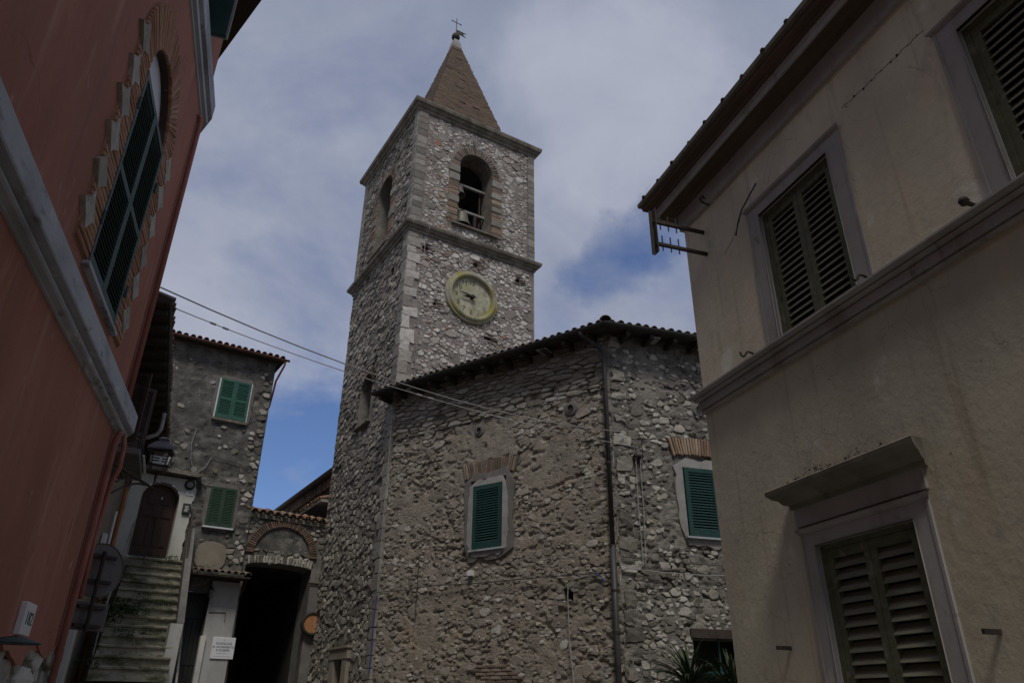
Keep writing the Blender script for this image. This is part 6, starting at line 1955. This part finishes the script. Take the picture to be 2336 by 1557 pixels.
# air conditioner over the arched door
ac = root("air_conditioner", AR, "white air conditioner unit on brackets above the arched door", "air conditioner", loc=(-5.35, 0, 7.9))
MB().box(-5.68, -5.12, 0.10, 0.38, 7.86, 8.42).build("casing", MAT['white_pvc'], ac, AR, bevel=0.012)
for i in range(6):
    MB().box(-5.62, -5.42, 0.378, 0.386, 7.93 + i * 0.08, 7.965 + i * 0.08).build("vent", MAT['void'], ac, AR)
    MB().box(-5.36, -5.20, 0.378, 0.386, 7.93 + i * 0.08, 7.965 + i * 0.08).build("vent", MAT['void'], ac, AR)
MB().box(-5.65, -5.61, 0.0, 0.40, 7.80, 7.86).box(-5.19, -5.15, 0.0, 0.40, 7.80, 7.86).build("bracket", MAT['iron'], ac, AR)

# ================================================================== CHURCH NAVE behind the tower
nave = root("church_nave", TL, "church nave with dark corbelled eaves behind the bell tower", "church", loc=(-9, 0.8, 0))
MB().add([(-22, 0.8, 0), (-TD, 0.8, 0), (-TD, 0.8, 9.0), (-22, 0.8, 9.0)], [(0, 1, 2, 3)]).build("wall", MAT['house_render'], nave, TL, recalc=False)
MB().sweep([(-0.30 - .6, 8.95), (-0.34, 9.02), (-0.30, 9.14), (-5.0, 11.2), (-5.0, 10.9)], [(-22, 0, 0, 1), (-TD - 0.02, 0, 0, 1)]).build("roof", MAT['tile_dark'], nave, TL)
for i in range(42):
    u = -14.4 + i * 0.22
    MB().box(u, u + 0.10, -0.85, -0.48, 8.62, 8.96).build("corbel", MAT['tan_brick'], nave, TL)
MB().box(-16, -TD - 0.02, -0.82, -0.62, 8.50, 8.62).build("corbel_band", MAT['moulding'], nave, TL)
lean = root("lean_to_roof", TL, "small lean-to roof of red tiles wedged between arch and tower", "roof", loc=(-6.4, 0, 7.8))
MB().box(-7.6, -5.17, -0.8, 0.25, 7.62, 7.70).build("roof_board", MAT['cement'], lean, TL)
tile_row(lean, TL, -7.6, -5.2, 0.27, 7.74, 0.21, R_(16), MAT['tile'], 45, rows=2)

# ================================================================== SIGN, LANTERN, CABLES, PLANTS
sg = root("traffic_sign", WORLD, "round traffic sign with square plate below, seen from its rusty back", "sign", loc=(-4.80, 8.80, 2.98))
sw = World_()
sw.M = Matrix.Translation((-4.80, 8.80, 2.98)) @ Matrix.Rotation(R_(62), 4, 'Z')
MB().lathe([(0.0, 0.012), (0.285, 0.012), (0.30, 0.024), (0.30, -0.02), (0.285, -0.012), (0, -0.012)], (0, 0, 0), 'y', 36).build("sign_disc", MAT['sign_back'], sg, sw)
MB().box(-0.235, 0.235, -0.012, 0.012, -0.66, -0.36).build("sign_plate", MAT['sign_back'], sg, sw, bevel=0.004)
MB().box(-0.16, 0.16, 0.012, 0.05, 0.13, 0.165).box(-0.16, 0.16, 0.012, 0.05, -0.15, -0.115).box(-0.16, 0.16, 0.012, 0.05, -0.43, -0.395).box(-0.16, 0.16, 0.012, 0.05, -0.63, -0.595).build("clamp_rail", MAT['iron'], sg, sw)
MB().tube([(-0.02, -0.065, 0.20), (-0.02, -0.065, -0.68)], 0.022, 10).build("sign_post", MAT['iron'], sg, sw)

lt = root("street_lantern", WORLD, "black wall lantern on a scrolled iron bracket at the red house corner", "street lamp", loc=(-4.60, 9.15, 4.1))
W0 = World_()
W0.M = Matrix.Translation((-4.60, 9.22, 4.22)) @ Matrix.Rotation(R_(18), 4, 'Z') @ Matrix.Scale(0.66, 4)
S_ = 0.19


def frustum(mb, s0, z0, s1, z1):
    vs = [(x * s0, y * s0, z0) for x, y in ((-1, -1), (1, -1), (1, 1), (-1, 1))] + [(x * s1, y * s1, z1) for x, y in ((-1, -1), (1, -1), (1, 1), (-1, 1))]
    return mb.add(vs, [(0, 1, 2, 3), (7, 6, 5, 4), (0, 4, 5, 1), (1, 5, 6, 2), (2, 6, 7, 3), (3, 7, 4, 0)])


mb = MB()
frustum(mb, 0.235, 0.50, 0.225, 0.54)
frustum(mb, 0.225, 0.54, 0.11, 0.68)
frustum(mb, 0.07, 0.68, 0.085, 0.74)
frustum(mb, 0.10, 0.74, 0.03, 0.80)
mb.build("lantern_roof", MAT['lantern_top'], lt, W0)
mb = MB()
for (x, y) in ((-1, -1), (1, -1), (1, 1), (-1, 1)):
    mb.tube([(x * 0.115, y * 0.115, 0.08), (x * 0.19, y * 0.19, 0.50)], 0.012, 5)
frustum(mb, 0.12, 0.06, 0.13, 0.09)
frustum(mb, 0.20, 0.47, 0.205, 0.50)
mb.tube([(0, 0, 0.07), (0, 0, -0.14)], [0.035, 0.012], 8)
mb.build("lantern_frame", MAT['iron'], lt, W0)
mb = MB()
frustum(mb, 0.05, 0.42, 0.13, 0.465)
mb.build("lantern_reflector", MAT['glass_dull'], lt, W0)
mb = MB()
wallp = LW.P(9.34, 4.12, 0.0)
tip = Vector((-4.60, 9.22, 4.06))
bvec = tip - wallp
mb.tube([wallp, wallp + bvec * 0.5, tip], 0.018, 8)
pts = []
for i in range(13):
    t = i / 12
    p = wallp + bvec * (0.05 + 0.75 * t) + Vector((0, 0, -0.36 * (1 - t) ** 1.6 - 0.02))
    pts.append(p)
mb.tube(pts, 0.014, 6)
for (cx_, r_) in ((0.18, 0.09), (0.42, 0.06)):
    c = wallp + bvec * cx_ + Vector((0, 0, -0.12))
    bd_ = bvec.normalized()
    mb.tube([c + bd_ * (r_ * (1 - i / 20) * math.cos(i * 0.55)) + Vector((0, 0, r_ * (1 - i / 20) * math.sin(i * 0.55))) for i in range(18)], 0.010, 6)
mb.build("lantern_bracket", MAT['iron'], lt, WORLD)


def sag(p, q, s, n=14):
    p, q = Vector(p), Vector(q)
    return [p + (q - p) * (i / n) + Vector((0, 0, -s * 4 * (i / n) * (1 - i / n))) for i in range(n + 1)]


w1a, w1b = LR.P(0.15, 6.62, 0.06), M2.P(0.25, 7.15, 0.12)
tag(MB().tube(sag(w1a, w1b, 0.40), 0.011, 6).build("overhead_cable", MAT['cable_pale'], None, WORLD), "upper overhead cable crossing from the red house to the stone house", "cable")
w2a, w2b = KW.P(-8.9, 8.72, 0.72), M2.P(0.54, 6.80, 0.15)
tag(MB().tube(sag(w2a, w2b, 0.30, 20), 0.010, 6).build("overhead_cable", MAT['cable_pale'], None, WORLD), "lower overhead cable crossing from the dark eaves to the stone house", "cable")
ins = sag(w2a, w2b, 0.30, 40)
mb = MB()
for i in (3, 4, 20, 21, 27, 28, 29):
    mb.tube([ins[i] + Vector((0, 0, 0.0)), ins[i] + (ins[i + 1] - ins[i]) * 0.45], 0.024, 6)
tag(mb.build("cable_clamps", MAT['cable_pale'], None, WORLD), "small clamps strung along the lower overhead cable", "clamps")
tag(MB().tube([(-2.05, -0.05, 4.17), (-1.0, -0.06, 4.12), (0.08, -0.06, 4.18)], 0.010, 6).build("wall_cable", MAT['cable_dark'], None, shift(TL, 0.0, 0.06)), "dark cable along the alley face of the tower at door height", "cable")
tag(MB().tube([(0.05, -0.10, 4.18), (1.0, -0.09, 4.17), (2.0, -0.10, 4.20), (3.4, -0.09, 4.15), (5.1, -0.10, 4.14), (6.85, -0.10, 4.10)], 0.011, 6).build("wall_cable", MAT['cable_dark'], None, M1), "dark cable strung across the stone house front below the window", "cable")
tag(MB().tube([(6.3, -0.10, 4.08), (5.95, -0.10, 4.03), (5.80, -0.10, 3.92), (5.78, -0.10, 3.7), (5.80, -0.10, 2.8), (5.9, -0.10, 1.8)], 0.012, 6).build("wall_cable", MAT['cable_pale'], None, M1), "pale cable looping down the stone house left of the downpipe", "cable")
tag(MB().tube([(0.03, -0.09, 4.18), (0.8, -0.10, 4.13), (1.8, -0.10, 4.12), (4, -0.10, 4.2)], 0.011, 6).build("wall_cable", MAT['cable_pale'], None, M2), "lower pale cable across the stone house right of the downpipe", "cable")
tag(MB().tube([(0.03, -0.09, 4.40), (1.2, -0.10, 4.34), (4, -0.10, 4.36)], 0.008, 6).build("wall_cable", MAT['cable_dark'], None, M2), "upper dark cable across the stone house right of the downpipe", "cable")
tag(MB().tube([(0.54, -0.15, 6.80), (0.50, -0.10, 6.6), (0.48, -0.10, 5.6), (0.50, -0.10, 4.3)], 0.010, 6).tube([(0.64, -0.15, 6.80), (0.60, -0.10, 6.4), (0.60, -0.10, 5.4), (0.56, -0.10, 4.3)], 0.010, 6).build("wall_cable", MAT['cable_pale'], None, M2), "pair of pale cables hanging down beside the house corner", "cable")
tag(MB().box(0.46, 0.68, 0.0, 0.16, 6.60, 6.64).tube([(0.64, -0.16, 6.55), (0.64, -0.16, 6.95)], 0.012, 6).tube([(0.50, -0.14, 6.55), (0.50, -0.14, 6.85)], 0.012, 6).build("cable_bracket", MAT['iron'], None, M2), "small iron bracket with insulator pins holding cables on the stone house", "bracket")
tag(MB().tube([(0.06, -0.10, 4.1), (0.03, -0.11, 3.5), (0.05, -0.10, 2.9), (0.02, -0.10, 2.3)], 0.014, 6).build("wall_cable", MAT['cable_blue'], None, M1), "blue cable hanging down at the corner between tower and house", "cable")
tag(MB().tube([(6.45, -0.10, 4.10), (6.55, -0.12, 4.06), (6.63, -0.11, 4.02), (6.66, -0.11, 3.9)], 0.013, 6).build("wall_cable", MAT['cable_blue'], None, M1), "short loose blue cable end left of the downpipe", "cable")
tag(MB().tube([(0.06, -0.09, 9.4), (0.05, -0.10, 7), (0.06, -0.09, 4.2)], 0.010, 6).build("wall_cable", MAT['cable_pale'], None, M1), "thin pale cable running up the corner between tower and house", "cable")
tag(MB().tube([(1.42, -0.08, 5.0), (1.42, -0.08, 3.5)], 0.009, 6).build("rusty_rod", MAT['iron'], None, M1), "thin rusty rod standing against the stone house front", "rod")
# cables on the grey house
tag(MB().tube([(-5.2, -0.05, 7.95), (-4.7, -0.05, 7.85), (-4.35, -0.05, 7.75), (-4.0, -0.05, 7.55), (-3.5, -0.05, 7.50)], 0.012, 6).build("wall_cable", MAT['cable_pale'], None, AR), "pale cable sagging across the grey house above the door", "cable")
tag(MB().tube([(-4.55, -0.05, 9.2), (-4.60, -0.05, 8.7), (-4.52, -0.05, 8.2), (-4.40, -0.05, 7.95), (-4.30, -0.05, 7.85), (-4.05, -0.05, 8.1), (-3.95, -0.05, 8.4)], 0.011, 6).build("wall_cable", MAT['cable_pale'], None, AR), "pale cable dropping down the grey house to a round junction box", "cable")
tag(MB().lathe([(0.09, 0.0), (0.09, 0.06), (0.0, 0.065)], (-4.38, 0, 7.95), 'y', 14).build("junction_box", MAT['cement'], None, AR), "round grey junction box on the grey house above the door", "box")
tag(MB().tube([(-3.9, -0.05, 8.42), (-3.2, -0.05, 8.36), (-2.5, -0.05, 8.22)], 0.009, 6).build("wall_cable", MAT['cable_dark'], None, AR), "thin dark cable across the grey house between its two windows", "cable")


def yucca(pos, n, ln, seed, label, h=0.5):
    rgy = random.Random(seed)
    r_ = root("yucca_plant", WORLD, label, "plant", "yuccas by the cellar opening", loc=tuple(pos))
    W0 = World_()
    W0.M = Matrix.Translation(pos)
    MB().tube([(0, 0, -1.0), (0.02, 0, -0.4), (0, 0, 0)], [0.08, 0.07, 0.06], 8).build("trunk", MAT['bark'], r_, W0)
    for i in range(n):
        th = rgy.uniform(0, 2 * math.pi)
        el = rgy.uniform(0.05, 1.45)
        l = ln * rgy.uniform(0.7, 1.1)
        d = Vector((math.cos(th), math.sin(th), 0))
        side = Vector((-math.sin(th), math.cos(th), 0))
        vs, fs = [], []
        N = 5
        for k in range(N + 1):
            t = k / N
            e = el - 0.55 * t * t * (1.2 - el * 0.5)
            p = d * (l * t * math.cos(e)) + Vector((0, 0, l * t * math.sin(e)))
            w = 0.028 * (1 - t) ** 0.6 * (0.6 + 0.8 * min(1, t * 3)) if k < N else 0.001
            vs += [p - side * w, p + Vector((0, 0, -w * 0.5)), p + side * w]
        for k in range(N):
            fs += [(k * 3, k * 3 + 1, k * 3 + 4, k * 3 + 3), (k * 3 + 1, k * 3 + 2, k * 3 + 5, k * 3 + 4)]
        MB().add(vs, fs).build("leaf", MAT['yucca'], r_, W0, recalc=False)


yucca(Vector((2.95, 13.0, 1.88)), 90, 0.86, 201, "spiky green yucca below the cellar opening of the stone house, left of two")
yucca(Vector((3.55, 12.7, 1.72)), 80, 0.90, 202, "spiky green yucca beside the cream house wall, right of two")
